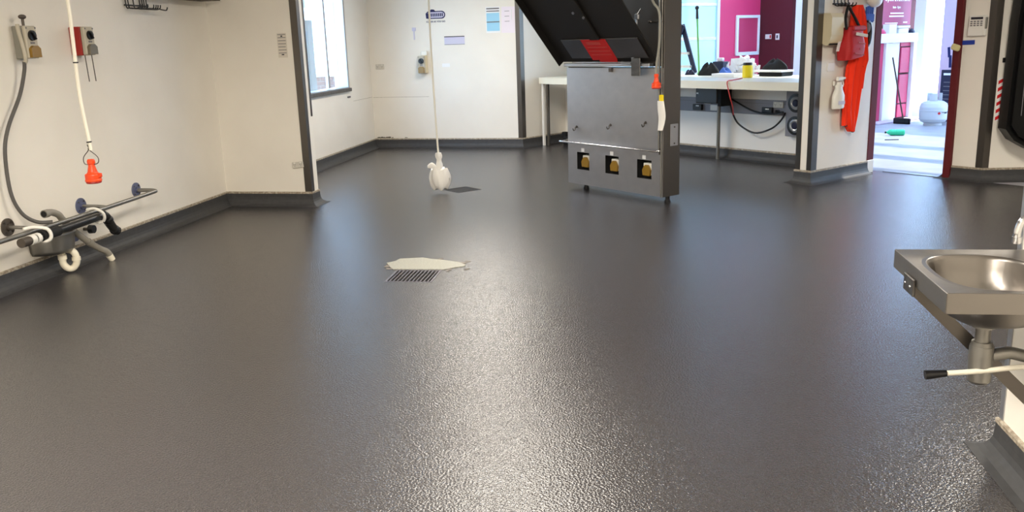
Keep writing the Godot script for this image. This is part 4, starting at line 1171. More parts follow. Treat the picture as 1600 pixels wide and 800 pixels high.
# ---------------------------------------------------------------- servery bench
func bench() -> void:
	var b := thing("servery_bench", "long cream servery bench on thin legs under the opening", "bench", DX(-10.20, 0, 8.08))
	part(b, "bench_top", MB.new(Transform3D(Basis(Vector3.RIGHT, -PI / 2), Vector3(0, 0.90, 0))).prism([Vector2(0, 0), Vector2(4.70, 0), Vector2(4.70, 0.82), Vector2(4.1, 0.82), Vector2(4.1, 1.52), Vector2(0, 1.52)], 0.0, 0.09), M.bench_top)
	part(b, "leg", MB.new().box(Vector3(0.03, 0.45, -0.05), Vector3(0.035, 0.90, 0.035), 0.003), M.white_panel)
	part(b, "leg", MB.new().box(Vector3(0.09, 0.45, -0.09), Vector3(0.035, 0.90, 0.035), 0.003), M.steel_trim)
	part(b, "leg", MB.new().cyl(Vector3(2.94, 0.0, -0.50), Vector3(2.94, 0.90, -0.50), 0.022, -1, 14), M.galvanised)
	var z := 8.72
	var tr := thing("cable_trunking", "long grey cable trunking on the wall under the bench", "trunking", DX(-10.20, 0, z))
	part(tr, "channel", MB.new().box(Vector3(1.955, 0.655, 0.015), Vector3(3.90, 0.175, 0.03), 0.004), M.trunking)
	part(tr, "lid_seam", MB.new().box(Vector3(1.955, 0.700, 0.0305), Vector3(3.90, 0.004, 0.002)), M.print_grey)
	power_outlet("white power outlet on the trunking beside the hanging black box", DX(-7.535, 0.700, z - 0.033), 0.115, 0.070)
	power_outlet("white power outlet on the trunking beside the round steel sockets", DX(-6.46, 0.692, z - 0.033), 0.140, 0.070)
	single("blank_plate", "blank white wall plate below the hanging black box", "plate", DX(-7.42, 0.622, z - 0.033), MB.new().box(Vector3(0, 0, 0.006), Vector3(0.125, 0.068, 0.012), 0.003), M.white_plastic)
	for e in [[-7.68, "black switch box on the trunking near the steel cabinet end"], [-6.60, "black switch box on the trunking near the round steel sockets"]]:
		var s := thing("switch_box", e[1], "switch box", DX(e[0], 0.622, z - 0.033))
		part(s, "body", MB.new().box(Vector3(0, 0, 0.02), Vector3(0.145, 0.075, 0.04), 0.006), M.black_plastic)
		part(s, "label_window", MB.new().box(Vector3(0.01, 0.018, 0.041), Vector3(0.05, 0.014, 0.002)), M.paper)
	single("plug", "small black plug in the outlet beside the steel sockets", "plug", DX(-6.46, 0.612, z - 0.033), MB.new().box(Vector3(0, 0, 0.02), Vector3(0.045, 0.045, 0.04), 0.008).cyl(Vector3(0, 0, 0.03), Vector3(0.05, -0.004, 0.05), 0.012, -1, 10), M.black_plastic)
	var bb := thing("under_bench_box", "large black box hung under the servery bench", "box", DX(-7.26, 0.70, 8.50))
	part(bb, "body", MB.new().box(Vector3(-0.03, 0.095, 0), Vector3(0.34, 0.19, 0.26), 0.01), M.black_plastic)
	part(bb, "badge", MB.new().box(Vector3(-0.165, 0.12, 0.131), Vector3(0.03, 0.018, 0.003)), M.paper)
	part(bb, "side_pocket", MB.new().box(Vector3(0.17, 0.07, 0.02), Vector3(0.055, 0.20, 0.20), 0.006), M.black_matt)
	# round steel sockets
	var sp := thing("steel_socket_panel", "grey panel with two round black and silver sockets beside the pier", "socket panel", DX(-6.20, 0, z))
	part(sp, "panel", MB.new().box(Vector3(-0.02, 0.605, 0.035), Vector3(0.22, 0.53, 0.07), 0.004), M.trunking)
	for y in [0.725, 0.468]:
		var q := part(sp, "ring", MB.new().lathe(Vector3(0.01, y, 0.07), [[0.108, 0.0], [0.108, 0.012], [0.078, 0.014], [0.076, 0.006]], 28, Basis(Vector3.RIGHT, PI / 2)), M.black_plastic)
		part(q, "inner_ring", MB.new().lathe(Vector3(0.01, y, 0.07), [[0.079, 0.008], [0.074, 0.018], [0.055, 0.026], [0.042, 0.020], [0.040, 0.006]], 28, Basis(Vector3.RIGHT, PI / 2)), M.alu)
		part(q, "hub", MB.new().lathe(Vector3(0.01, y, 0.07), [[0.043, 0.004], [0.041, 0.022], [0.030, 0.028], [0.0, 0.029]], 24, Basis(Vector3.RIGHT, PI / 2)), M.navy)
	# cables
	var cab := func(pts: Array, bb_: float) -> Array:
		var out := []
		for p in pts:
			out.append(D(p[0], p[1], bb_))
		return out
	single("black_cable", "black cable drooping from the hanging box to the round sockets", "cable", Transform3D.IDENTITY, MB.new().tube(cab.call([[-7.12, 0.76], [-7.0, 0.71], [-6.766, 0.619], [-6.534, 0.588], [-6.329, 0.617]], 8.60), 0.011, 8), M.black_plastic)
	single("black_cable", "longer black cable looping low on the wall under the bench", "cable", Transform3D.IDENTITY, MB.new().tube(cab.call([[-7.14, 0.70], [-7.092, 0.567], [-6.989, 0.439], [-6.754, 0.352], [-6.525, 0.412], [-6.394, 0.509], [-6.328, 0.608]], 8.64), 0.011, 8), M.black_plastic)
	var rc := [D(-6.95, 0.997, 8.62), D(-6.86, 0.997, 8.45), D(-6.76, 0.997, 8.22), D(-6.72, 0.985, 8.075), D(-6.69, 0.90, 8.06), D(-6.665, 0.80, 8.07), D(-6.67, 0.70, 8.12), D(-6.74, 0.60, 8.22)]
	single("red_cable", "red and white cable hanging over the bench edge", "cable", Transform3D.IDENTITY, MB.new().tube(rc, 0.0065, 8), M.red_cable)
	single("floor_valve", "black valve box on the floor behind the bench leg", "valve", DX(-9.93, 0, 8.42), MB.new().box(Vector3(0, 0.06, 0), Vector3(0.20, 0.12, 0.12), 0.02).box(Vector3(-0.10, 0.14, 0.0), Vector3(0.09, 0.09, 0.07), 0.01).cyl(Vector3(0.08, 0.07, 0.0), Vector3(0.26, 0.09, 0.0), 0.04, -1, 14), M.black_matt)


# ---------------------------------------------------------------- things lying on the bench
func lump(w: float, h: float, d: float, seed_: float, wav := 0.15) -> MB:
	var rings := []
	for i in 9:
		var v := i / 8.0
		var k := sqrt(maxf(0.02, 1.0 - v * v * 0.96))
		var ring := []
		for j in 22:
			var a := TAU * j / 22.0
			var rr := k * (1.0 + wav * sin(3 * a + seed_) + wav * 0.6 * sin(5 * a + seed_ * 2.0 + v * 3.0))
			ring.append(Vector3(cos(a) * rr * w / 2, v * h * (1.0 + 0.25 * sin(2 * a + seed_)), sin(a) * rr * d / 2))
		rings.append(ring)
	return MB.new().loft(rings)


func crumple(n: int, w: float, h: float, d: float, seed_: int) -> MB:
	var r := RandomNumberGenerator.new()
	r.seed = seed_
	var mb := MB.new()
	for i in n:
		var c := Vector3(r.randf_range(-w, w) * 0.35, r.randf_range(0.1, 0.7) * h, r.randf_range(-d, d) * 0.35)
		var p := []
		for k in 4:
			p.append(c + Vector3(r.randf_range(-w, w) * 0.30, r.randf_range(-h, h) * 0.45, r.randf_range(-d, d) * 0.3))
		for q in p.size():
			p[q].y = maxf(p[q].y, 0.002)
		for f in [[0, 1, 2, 3], [0, 1, 3, 2], [0, 2, 3, 1], [1, 2, 3, 0]]:
			var n0: Vector3 = (p[f[1]] - p[f[0]]).cross(p[f[2]] - p[f[0]]).normalized()
			if n0.dot(p[f[3]] - p[f[0]]) > 0:
				n0 = -n0
			mb.tri(p[f[0]], p[f[1]], p[f[2]], n0, n0, n0)
	return mb


func bench_clutter() -> void:
	var Y := 0.991
	var y := thing("yellow_tub", "yellow tub with a black lid on the servery bench", "tub", DX(-7.04, Y, 8.83))
	part(y, "body", MB.new().lathe(Vector3.ZERO, [[0.0, 0.0], [0.058, 0.0], [0.062, 0.01], [0.062, 0.14], [0.052, 0.152], [0.0, 0.152]], 24), M.yellow_plastic)
	part(y, "lid", MB.new().lathe(Vector3.ZERO, [[0.054, 0.150], [0.054, 0.176], [0.050, 0.180], [0.0, 0.180]], 24), M.black_plastic)
	single("black_bag", "black slumped bag on the bench beside the green broom pole", "bag", DX(-7.99, Y, 9.22), lump(0.30, 0.14, 0.16, 1.3), M.black_matt)
	single("black_pouch", "small navy pouch on the bench left of the green broom pole", "pouch", DX(-8.40, Y, 9.30), lump(0.14, 0.06, 0.10, 2.2), M.navy)
	var br := thing("green_broom", "upturned broom with a green pole and black head behind the bench", "broom", DX(-8.28, Y, 9.36))
	part(br, "pole", MB.new().cyl(Vector3(0.0, 0.0, 0), Vector3(-0.07, 0.74, -0.02), 0.013, -1, 10), M.green_pole)
	part(br, "grip", MB.new().cyl(Vector3(-0.07, 0.74, -0.02), Vector3(-0.078, 0.86, -0.022), 0.020, 0.016, 12).ball(Vector3(-0.08, 0.885, -0.022), Vector3(0.030, 0.028, 0.024), 12), M.black_plastic)
	part(br, "foot", MB.new().cyl(Vector3(0.0, 0.0, 0), Vector3(0, 0.05, 0), 0.028, 0.016, 12), M.green_pole)
	var ld := thing("folding_stand", "dark folding stand with white crossbars at the cabinet end of the bench", "stand", DX(-8.66, Y + 0.045, 9.45))
	part(ld, "leg", MB.new().box(Vector3(0.10, 0.30, 0), Vector3(0.07, 0.70, 0.03), 0.004, Basis(Vector3.BACK, 0.36)), M.navy)
	part(ld, "leg", MB.new().box(Vector3(-0.10, 0.30, 0.05), Vector3(0.07, 0.70, 0.03), 0.004, Basis(Vector3.BACK, -0.36)), M.navy)
	for yy in [0.06, 0.24]:
		part(ld, "crossbar", MB.new().box(Vector3(0.02, yy, 0.025), Vector3(0.34 - yy * 0.5, 0.035, 0.05), 0.004), M.white_plastic)
	single("dark_box", "dark blue carton on the bench behind the papers", "box", DX(-8.02, Y, 9.49), MB.new().box(Vector3(0, 0.085, 0), Vector3(0.18, 0.17, 0.12), 0.004), M.navy)
	single("paper_heap", "heap of crumpled white wrapping paper on the bench", "paper", DX(-7.60, Y, 9.42), crumple(30, 0.36, 0.25, 0.18, 5), M.paper)
	single("paper_heap", "smaller crumpled white paper heap beside the yellow tub", "paper", DX(-7.335, Y, 9.32), crumple(14, 0.14, 0.19, 0.14, 17), M.paper)
	single("blue_cloth", "folded blue cloth lying before the paper heap", "cloth", DX(-7.70, Y, 9.20), lump(0.20, 0.09, 0.13, 4.0, 0.1), M.blue_cloth)
	single("flat_carton", "flat white carton lying on the bench behind the yellow tub", "carton", DX(-7.48, Y, 8.99), MB.new().box(Vector3(0, 0.02, 0), Vector3(0.36, 0.04, 0.20), 0.003), M.paper)
	single("paper_heap", "low crumpled white paper heap beside the black bag", "paper", DX(-7.80, Y, 9.40), crumple(12, 0.10, 0.17, 0.14, 23), M.paper)
	single("pink_packet", "small pink packet on top of the dark blue carton", "packet", DX(-8.02, Y + 0.171, 9.49), MB.new().box(Vector3(0, 0.025, 0), Vector3(0.09, 0.05, 0.06), 0.01), M.paper_pink)
	single("dark_tray", "black tray under a white sheet near the pier", "tray", DX(-6.98, Y, 9.30), MB.new().box(Vector3(0, 0.025, 0), Vector3(0.34, 0.05, 0.22), 0.006), M.black_matt)
	single("white_sheet", "white board lying across the black tray", "board", DX(-7.00, Y + 0.051, 9.28), MB.new().box(Vector3(0, 0.012, 0), Vector3(0.42, 0.024, 0.26), 0.003), M.paper)
	single("black_coat", "black bundled coat on the white board near the pier", "coat", DX(-7.02, Y + 0.076, 9.34), lump(0.34, 0.11, 0.13, 0.4, 0.12), M.black_matt)


# ---------------------------------------------------------------- things on the doorway pier
func doorway_pier_things() -> void:
	# frame: x runs away from the doorway edge toward the doorway (b), y up, z out of the wall
	var F := func(b: float, yy: float, o := 0.0) -> Transform3D:
		return Transform3D(Basis(Vector3(S, 0, -S), Vector3.UP, Vector3(S, 0, S)), D(-5.30, yy, b) + Vector3(S, 0, S) * o)
	var d := thing("towel_dispenser", "cream paper towel dispenser on the doorway pier", "dispenser", F.call(7.895, 1.37))
	var side := [Vector2(0.0, 0.02), Vector2(0.05, 0.0), Vector2(0.085, 0.03), Vector2(0.10, 0.10), Vector2(0.10, 0.27), Vector2(0.08, 0.31), Vector2(0.0, 0.31)]
	part(d, "cover", MB.new(Transform3D(Basis(Vector3(0, 0, 1), Vector3.UP, Vector3(-1, 0, 0)), Vector3(0.08, 0, 0))).prism(side, 0.0, 0.20), M.ivory_plastic)
	part(d, "window", MB.new().box(Vector3(0.081, 0.20, 0.05), Vector3(0.003, 0.12, 0.04)), M.print_blue)
	part(d, "slot", MB.new().box(Vector3(-0.02, 0.02, 0.05), Vector3(0.16, 0.03, 0.05), 0.005), M.black_matt)
	part(d, "paper_tongue", MB.new().box(Vector3(0.05, -0.01, 0.075), Vector3(0.05, 0.10, 0.004), 0.001, Basis(Vector3.RIGHT, 0.2)), M.paper)
	var rk := thing("hook_rack", "black wire hook rack at the top of the pier", "rack", F.call(8.06, 1.75))
	var mb := MB.new()
	for x in [-0.13, -0.07, -0.01, 0.05, 0.11]:
		mb.tube([Vector3(x, 0.16, 0.01), Vector3(x, 0.03, 0.01), Vector3(x, 0.0, 0.04), Vector3(x, 0.005, 0.09), Vector3(x, 0.03, 0.10)], 0.006, 6)
	part(rk, "hooks", mb, M.black_plastic)
	part(rk, "bars", MB.new().cyl(Vector3(-0.15, 0.02, 0.01), Vector3(0.13, 0.02, 0.01), 0.008, -1, 8).cyl(Vector3(-0.15, 0.10, 0.01), Vector3(0.13, 0.10, 0.01), 0.008, -1, 8), M.black_plastic)
	# red bag
	var bag := thing("red_bag", "red shoulder bag with a pale stripe hanging on the pier", "bag", F.call(8.135, 1.24))
	var rings := []
	for i in 10:
		var v := i / 9.0
		var w := 0.145 + 0.02 * sin(v * PI) - 0.03 * v
		var dep := 0.055 + 0.035 * sin(PI * minf(1.0, v + 0.25))
		var ring := []
		for j in 28:
			var a := TAU * j / 28.0
			var cx := signf(cos(a)) * pow(absf(cos(a)), 0.5)
			var sz := signf(sin(a)) * pow(absf(sin(a)), 0.6)
			ring.append(Vector3(cx * w - 0.02 * (1 - v), v * 0.30 + 0.02 * cx * (1.0 - v), 0.10 + sz * dep))
		rings.append(ring)
	part(bag, "body", MB.new().loft(rings), M.red_bag)
	part(bag, "stripe", MB.new().box(Vector3(0.03, 0.225, 0.185), Vector3(0.20, 0.030, 0.012), 0.003, Basis(Vector3.BACK, -0.12)), M.paper_aged)
	for e in [[0.03, 0.145, 0.13], [0.03, 0.085, 0.07], [0.0, 0.04, 0.17]]:
		part(bag, "printed_line", MB.new().box(Vector3(e[0], e[1], 0.192), Vector3(e[2], 0.014, 0.004), 0.0, Basis(Vector3.BACK, -0.12)), M.print_pale_red)
	part(bag, "strap", MB.new().tube([Vector3(-0.14, 0.28, 0.12), Vector3(-0.12, 0.40, 0.09), Vector3(-0.06, 0.50, 0.07)], 0.014, 8).tube([Vector3(0.10, 0.28, 0.12), Vector3(0.03, 0.40, 0.09), Vector3(-0.05, 0.50, 0.07)], 0.014, 8), M.black_matt)
	part(bag, "pocket_flap", MB.new().box(Vector3(0.02, 0.29, 0.14), Vector3(0.22, 0.05, 0.06), 0.012), M.red_bag)
	# orange garment
	var ap := thing("orange_apron", "long bright orange apron hanging in folds on the pier", "apron", F.call(8.27, 0.49))
	var keys := [[0.0, 0.012, 0.035], [0.04, -0.005, 0.06], [0.20, -0.02, 0.125], [0.45, 0.0, 0.15], [0.66, 0.04, 0.175], [0.72, 0.075, 0.165], [0.90, 0.055, 0.15], [1.10, 0.03, 0.12], [1.22, 0.01, 0.085], [1.29, 0.005, 0.045]]
	rings = []
	for i in keys.size() - 1:
		for s in 3:
			var f := s / 3.0
			var yy: float = lerpf(keys[i][0], keys[i + 1][0], f)
			var cx: float = lerpf(keys[i][1], keys[i + 1][1], f)
			var hw: float = lerpf(keys[i][2], keys[i + 1][2], f)
			var ring := []
			for j in 40:
				var a := TAU * j / 40.0
				var fold := 0.016 * sin(cos(a) * 11.0 + yy * 2.0) + 0.010 * sin(cos(a) * 21.0 + 1.0)
				ring.append(Vector3(cx + cos(a) * hw, yy, 0.055 + sin(a) * 0.032 + fold * clampf(hw * 9.0, 0.2, 1.0)))
			rings.append(ring)
	part(ap, "cloth", MB.new().loft(rings), M.orange_cloth)
	var tail := []
	for i in 8:
		var v := i / 7.0
		var ring := []
		for j in 20:
			var a := TAU * j / 20.0
			ring.append(Vector3(-0.115 + 0.02 * v + cos(a) * (0.025 + 0.035 * v), 0.07 + v * 0.42, 0.05 + sin(a) * 0.022 + 0.006 * sin(cos(a) * 9.0)))
		tail.append(ring)
	part(ap, "tail", MB.new().loft(tail), M.orange_cloth)
	part(ap, "sleeve", MB.new().loft(tail.map(func(r): return r.map(func(p): return Vector3(p.x + 0.265, p.y + 0.36, p.z - 0.005)))), M.orange_cloth)
	part(ap, "dark_hem", MB.new().tube([Vector3(0.12, 0.655, 0.075), Vector3(0.17, 0.668, 0.07), Vector3(0.198, 0.70, 0.06)], 0.006, 6).tube([Vector3(-0.02, 0.0, 0.075), Vector3(0.01, -0.005, 0.08), Vector3(0.045, 0.006, 0.075)], 0.005, 6).tube([Vector3(-0.14, 0.068, 0.07), Vector3(-0.115, 0.064, 0.072), Vector3(-0.09, 0.07, 0.07)], 0.005, 6), M.black_matt)
	# spray bottle
	var sp := thing("spray_bottle", "clear white spray bottle hanging upright on the pier", "spray bottle", F.call(8.00, 0.745, 0.012))
	rings = []
	for e in [[0.0, 0.085, 0.036], [0.015, 0.094, 0.042], [0.13, 0.092, 0.042], [0.17, 0.065, 0.036], [0.20, 0.050, 0.030], [0.225, 0.060, 0.030], [0.24, 0.032, 0.024], [0.265, 0.028, 0.022]]:
		var ring := []
		for j in 22:
			var a := TAU * j / 22.0
			ring.append(Vector3(cos(a) * e[1], e[0], 0.055 + sin(a) * e[2]))
		rings.append(ring)
	part(sp, "bottle", MB.new().loft(rings), M.white_plastic)
	part(sp, "trigger_head", MB.new().box(Vector3(0.01, 0.295, 0.055), Vector3(0.10, 0.045, 0.036), 0.01).box(Vector3(0.075, 0.30, 0.055), Vector3(0.05, 0.022, 0.022), 0.005).tube([Vector3(0.055, 0.28, 0.055), Vector3(0.075, 0.25, 0.055), Vector3(0.07, 0.215, 0.055)], 0.007, 6), M.white_plastic)
	part(sp, "printed_mark", MB.new().box(Vector3(0.0, 0.06, 0.098), Vector3(0.11, 0.035, 0.003)), M.print_lilac)
	part(sp, "wall_clip", MB.new().box(Vector3(0, 0.25, 0.010), Vector3(0.06, 0.05, 0.02), 0.004), M.white_plastic)
	single("wall_plate", "pale square plate on the pier below the towel dispenser", "plate", F.call(7.94, 1.16), MB.new().box(Vector3(0, 0, 0.004), Vector3(0.12, 0.085, 0.008), 0.002), M.white_panel)
	# cluster near the door frame
	var gl := thing("blue_glove", "blue rubber glove hanging by the maroon door frame", "glove", F.call(8.50, 1.595))
	part(gl, "cuff", MB.new().box(Vector3(0, 0.035, 0.04), Vector3(0.17, 0.09, 0.035), 0.014), M.blue_cloth)
	for i in 4:
		part(gl, "finger", MB.new().tube([Vector3(-0.055 + i * 0.036, 0.07, 0.04), Vector3(-0.052 + i * 0.035, 0.12, 0.045), Vector3(-0.05 + i * 0.034, 0.155 - 0.01 * absf(i - 1.5), 0.04)], 0.013, 8), M.blue_cloth)
	part(gl, "peg", MB.new().cyl(Vector3(0, 0.03, 0), Vector3(0, 0.03, 0.03), 0.008, -1, 8), M.steel_trim)
	var lb := thing("round_cap", "white round cap hanging above the blue glove", "cap", F.call(8.54, 1.755))
	part(lb, "dome", MB.new().ball(Vector3(0, 0.05, 0.07), Vector3(0.10, 0.075, 0.065), 18), M.white_plastic)
	part(lb, "peg", MB.new().cyl(Vector3(0, 0.06, 0), Vector3(0, 0.06, 0.03), 0.008, -1, 8), M.steel_trim)
	var hd := thing("headset", "black and grey headset hanging below the blue glove", "headset", F.call(8.47, 1.33))
	var arc := []
	for k in 11:
		var a := PI * (1.5 - k / 10.0 * 1.1)
		arc.append(Vector3(-cos(a) * 0.055 - 0.01, 0.14 + sin(a) * 0.12, 0.055))
	part(hd, "band", MB.new().tube(arc, 0.022, 10), M.black_plastic)
	part(hd, "pad", MB.new().ball(Vector3(-0.02, 0.20, 0.05), Vector3(0.045, 0.06, 0.04), 14), M.print_grey)
	part(hd, "peg", MB.new().cyl(Vector3(0, 0.26, 0), Vector3(0, 0.26, 0.05), 0.008, -1, 8), M.steel_trim)


# ---------------------------------------------------------------- right of the doorway
func doorway_things() -> void:
	var k := thing("alarm_keypad", "white alarm keypad with a dark display beside the doorway", "keypad", DX(-4.345, 1.415, 8.92))
	part(k, "body", MB.new().box(Vector3(0, 0.10, 0.016), Vector3(0.175, 0.20, 0.032), 0.010), M.white_plastic)
	part(k, "display", MB.new().box(Vector3(-0.005, 0.172, 0.033), Vector3(0.115, 0.022, 0.003)), M.print_dark)
	part(k, "door_flap", MB.new().box(Vector3(-0.01, 0.045, 0.034), Vector3(0.145, 0.075, 0.006), 0.002), M.white_plastic)
	for r in 3:
		for c in 4:
			part(k, "key", MB.new().box(Vector3(-0.055 + c * 0.032, 0.142 - r * 0.019, 0.034), Vector3(0.022, 0.012, 0.006), 0.002), M.print_grey)
	part(k, "side_wedge", MB.new().box(Vector3(0.083, 0.125, 0.022), Vector3(0.014, 0.11, 0.03), 0.005), M.grey_plastic)
	var tp := thing("tape_ribbon", "blue and cream tape tied round the maroon door frame", "tape", DX(-4.52, 1.24, 8.83))
	part(tp, "blue_band", MB.new().box(Vector3(0.075, 0.118, -0.085), Vector3(0.16, 0.042, 0.004), 0.001, Basis(Vector3.BACK, 0.03)), M.tape_blue)
	part(tp, "cream_knot", MB.new().box(Vector3(0.02, 0.075, 0.01), Vector3(0.085, 0.060, 0.04), 0.012, Basis(Vector3.BACK, -0.3)), M.tape_cream)
	part(tp, "blue_tail", MB.new().box(Vector3(-0.042, 0.03, 0.01), Vector3(0.026, 0.10, 0.005), 0.001, Basis(Vector3.BACK, 0.12)).box(Vector3(-0.022, -0.06, 0.012), Vector3(0.026, 0.12, 0.005), 0.001, Basis(Vector3.BACK, 0.05)), M.tape_blue)
	var t := WX(R0, R1, 0, 0)
	var hz := thing("hazard_strip", "red and white diagonally striped strip on the wall beside the black case", "sign", WX(R0, R1, 0.105, 0.60, 0.001))
	part(hz, "backing", MB.new().box(Vector3(0, 0.21, 0.002), Vector3(0.058, 0.42, 0.004)), M.paper)
	for i in 6:
		var y0 := 0.005 + i * 0.07
		part(hz, "red_stripe", MB.new().prism([Vector2(-0.029, y0), Vector2(0.029, y0 + 0.034), Vector2(0.029, minf(y0 + 0.068, 0.42)), Vector2(-0.029, y0 + 0.034)], 0.004, 0.0055), M.hazard_red)
	single("wall_tab", "tiny black label with white mark above the striped strip", "label", WX(R0, R1, 0.115, 1.185), MB.new().box(Vector3(0, 0, 0.006), Vector3(0.04, 0.045, 0.012), 0.002), M.black_plastic)
	# black case hanging on the wall
	var bc := thing("black_case", "large glossy black case hanging on the wall right of the doorway", "case", WX(R0, R1, 0.275, 0.34))
	var out := [Vector2(-0.185, 0.20), Vector2(-0.10, 0.09), Vector2(0.06, 0.0), Vector2(0.20, 0.0), Vector2(0.24, 0.10), Vector2(0.24, 1.42), Vector2(0.20, 1.56), Vector2(-0.10, 1.56), Vector2(-0.155, 1.46), Vector2(-0.17, 1.2)]
	part(bc, "shell", MB.new().prism(out, 0.05, 0.22), M.black_gloss)
	var inner := []
	for p in out:
		inner.append(Vector2(p.x * 0.86 + 0.004, 0.78 + (p.y - 0.78) * 0.93))
	part(bc, "front_shell", MB.new().prism(inner, 0.22, 0.265), M.black_gloss)
	part(bc, "wall_mount", MB.new().box(Vector3(0.04, 0.9, 0.025), Vector3(0.20, 0.6, 0.05), 0.004), M.black_matt)
	part(bc, "seam", MB.new().box(Vector3(-0.08, 0.88, 0.268), Vector3(0.008, 1.1, 0.006), 0.002), M.print_grey)
	part(bc, "printed_mark", MB.new().box(Vector3(0.02, 0.30, 0.266), Vector3(0.10, 0.018, 0.002)), M.print_grey)
	var st := thing("red_lanyard", "thin dark red strap hanging behind the black case", "strap", WX(R0, R1, 0.14, 1.28))
	part(st, "strap", MB.new().prism([Vector2(0.0, 0.0), Vector2(0.045, 0.22), Vector2(0.07, 0.62), Vector2(0.052, 0.62), Vector2(0.034, 0.24)], 0.002, 0.010), M.maroon)
	part(st, "clip", MB.new().box(Vector3(0.045, 0.26, 0.012), Vector3(0.03, 0.025, 0.014), 0.004), M.maroon)


# ---------------------------------------------------------------- hand basin
func hand_basin() -> void:
	# x toward the wall, z along it; origin under the front edge, in the middle of the basin's width
	var X := 0.845
	var ZC := -2.765
	var s := thing("hand_basin", "stainless steel hand basin on a slanting bracket with a white knee lever", "basin", Transform3D(Basis.IDENTITY, Vector3(X, 0, ZC)))
	var top := 0.775
	var Wd := 0.53
	var dp := 0.42
	# deck with an oval opening that runs down into the bowl
	var seg := 48
	var oc := Vector3(0.205, 0, 0.0)
	var ox := 0.155
	var oz := 0.205
	var sup := func(a: float, rx: float, rz: float) -> Vector3:
		var c := cos(a)
		var q := sin(a)
		return Vector3(signf(c) * pow(absf(c), 0.72) * rx, 0, signf(q) * pow(absf(q), 0.72) * rz)
	var rect := func(a: float) -> Vector3:
		var dir := Vector2(cos(a), sin(a))
		var best := 1e9
		if dir.x > 1e-6:
			best = minf(best, (dp - oc.x) / dir.x)
		if dir.x < -1e-6:
			best = minf(best, -oc.x / dir.x)
		if dir.y > 1e-6:
			best = minf(best, (Wd / 2) / dir.y)
		if dir.y < -1e-6:
			best = minf(best, (-Wd / 2) / dir.y)
		return Vector3(dir.x * best, 0, dir.y * best)
	var angs := []
	for k in seg:
		angs.append(TAU * k / seg)
	for c in [Vector2(dp - oc.x, Wd / 2), Vector2(-oc.x, Wd / 2), Vector2(-oc.x, -Wd / 2), Vector2(dp - oc.x, -Wd / 2)]:
		angs.append(fposmod(c.angle(), TAU))
	angs.sort()
	var deck := MB.new()
	var bowl := MB.new()
	var rings := []
	for e in [[1.04, 0.0], [1.0, -0.004], [0.985, -0.012], [0.95, -0.04], [0.90, -0.08], [0.78, -0.118], [0.55, -0.138], [0.25, -0.146], [0.09, -0.148]]:
		var ring := []
		for a in angs:
			var p: Vector3 = oc + sup.call(a, ox * e[0], oz * e[0])
			p.y = top + e[1]
			ring.append(p)
		rings.append(ring)
	bowl.loft(rings, false)
	var under := []
	for e in [[1.03, -0.012], [0.97, -0.05], [0.92, -0.088], [0.80, -0.126], [0.56, -0.147], [0.25, -0.154], [0.10, -0.156]]:
		var ring := []
		for a in angs:
			var p: Vector3 = oc + sup.call(a, ox * e[0], oz * e[0])
			p.y = top + e[1]
			ring.append(p)
		under.append(ring)
	bowl.loft(under, false)
	for i in angs.size():
		var a0: float = angs[i]
		var a1: float = angs[(i + 1) % angs.size()]
		var i0: Vector3 = oc + sup.call(a0, ox * 1.04, oz * 1.04)
		var i1: Vector3 = oc + sup.call(a1, ox * 1.04, oz * 1.04)
		var m0: Vector3 = oc + sup.call(a0, ox * 1.12, oz * 1.10)
		var m1: Vector3 = oc + sup.call(a1, ox * 1.12, oz * 1.10)
		var o0: Vector3 = oc + rect.call(a0)
		var o1: Vector3 = oc + rect.call(a1)
		for v in [0, 1]:
			pass
		i0.y = top
		i1.y = top
		m0.y = top
		m1.y = top
		o0.y = top + 0.006
		o1.y = top + 0.006
		deck.quad(i0, i1, m1, m0, Vector3.UP)
		var n := (m1 - m0).cross(o0 - m0).normalized()
		if n.y < 0:
			n = -n
		deck.quad(m0, m1, o1, o0, n)
	# folded edge all round
	var skirt := 0.062
	deck.box(Vector3(0.001, top + 0.006 - skirt / 2, 0), Vector3(0.004, skirt, Wd), 0.0015)
	deck.box(Vector3(dp / 2, top + 0.006 - skirt / 2, Wd / 2 - 0.001), Vector3(dp, skirt, 0.004), 0.0015)
	deck.box(Vector3(dp / 2, top + 0.006 - skirt / 2, -Wd / 2 + 0.001), Vector3(dp, skirt, 0.004), 0.0015)
	part(s, "deck", deck, M.basin_steel)
	var bw := part(s, "bowl", bowl, M.basin_steel)
	part(bw, "waste_ring", MB.new().cyl(Vector3(oc.x, top - 0.150, 0), Vector3(oc.x, top - 0.1465, 0), 0.03, -1, 20), M.chrome)
	# tap
	var tp := part(s, "tap", MB.new().tube([Vector3(0.388, top, -0.075), Vector3(0.388, top + 0.10, -0.075), Vector3(0.375, top + 0.150, -0.075), Vector3(0.345, top + 0.160, -0.075), Vector3(0.315, top + 0.145, -0.075), Vector3(0.303, top + 0.110, -0.075), Vector3(0.303, top + 0.085, -0.075)], 0.011, 12).cyl(Vector3(0.388, top + 0.005, -0.075), Vector3(0.388, top + 0.03, -0.075), 0.024, 0.018, 16), M.chrome)
	part(tp, "aerator", MB.new().cyl(Vector3(0.303, top + 0.092, -0.075), Vector3(0.303, top + 0.072, -0.075), 0.0145, -1, 14), M.chrome)
	part(s, "soap_dish", MB.new().lathe(Vector3(0.352, top + 0.004, 0.075), [[0.0, 0.002], [0.028, 0.002], [0.036, 0.006], [0.040, 0.002]], 20), M.basin_steel)
	# bracket from the front edge down to the wall
	var br := part(s, "bracket", MB.new(Transform3D(Basis.IDENTITY, Vector3(0, 0, -0.06))).prism([Vector2(-0.006, 0.725), Vector2(0.020, 0.718), Vector2(0.405, 0.345), Vector2(0.405, 0.285), Vector2(-0.006, 0.690)], -0.016, 0.016), M.steel_trim)
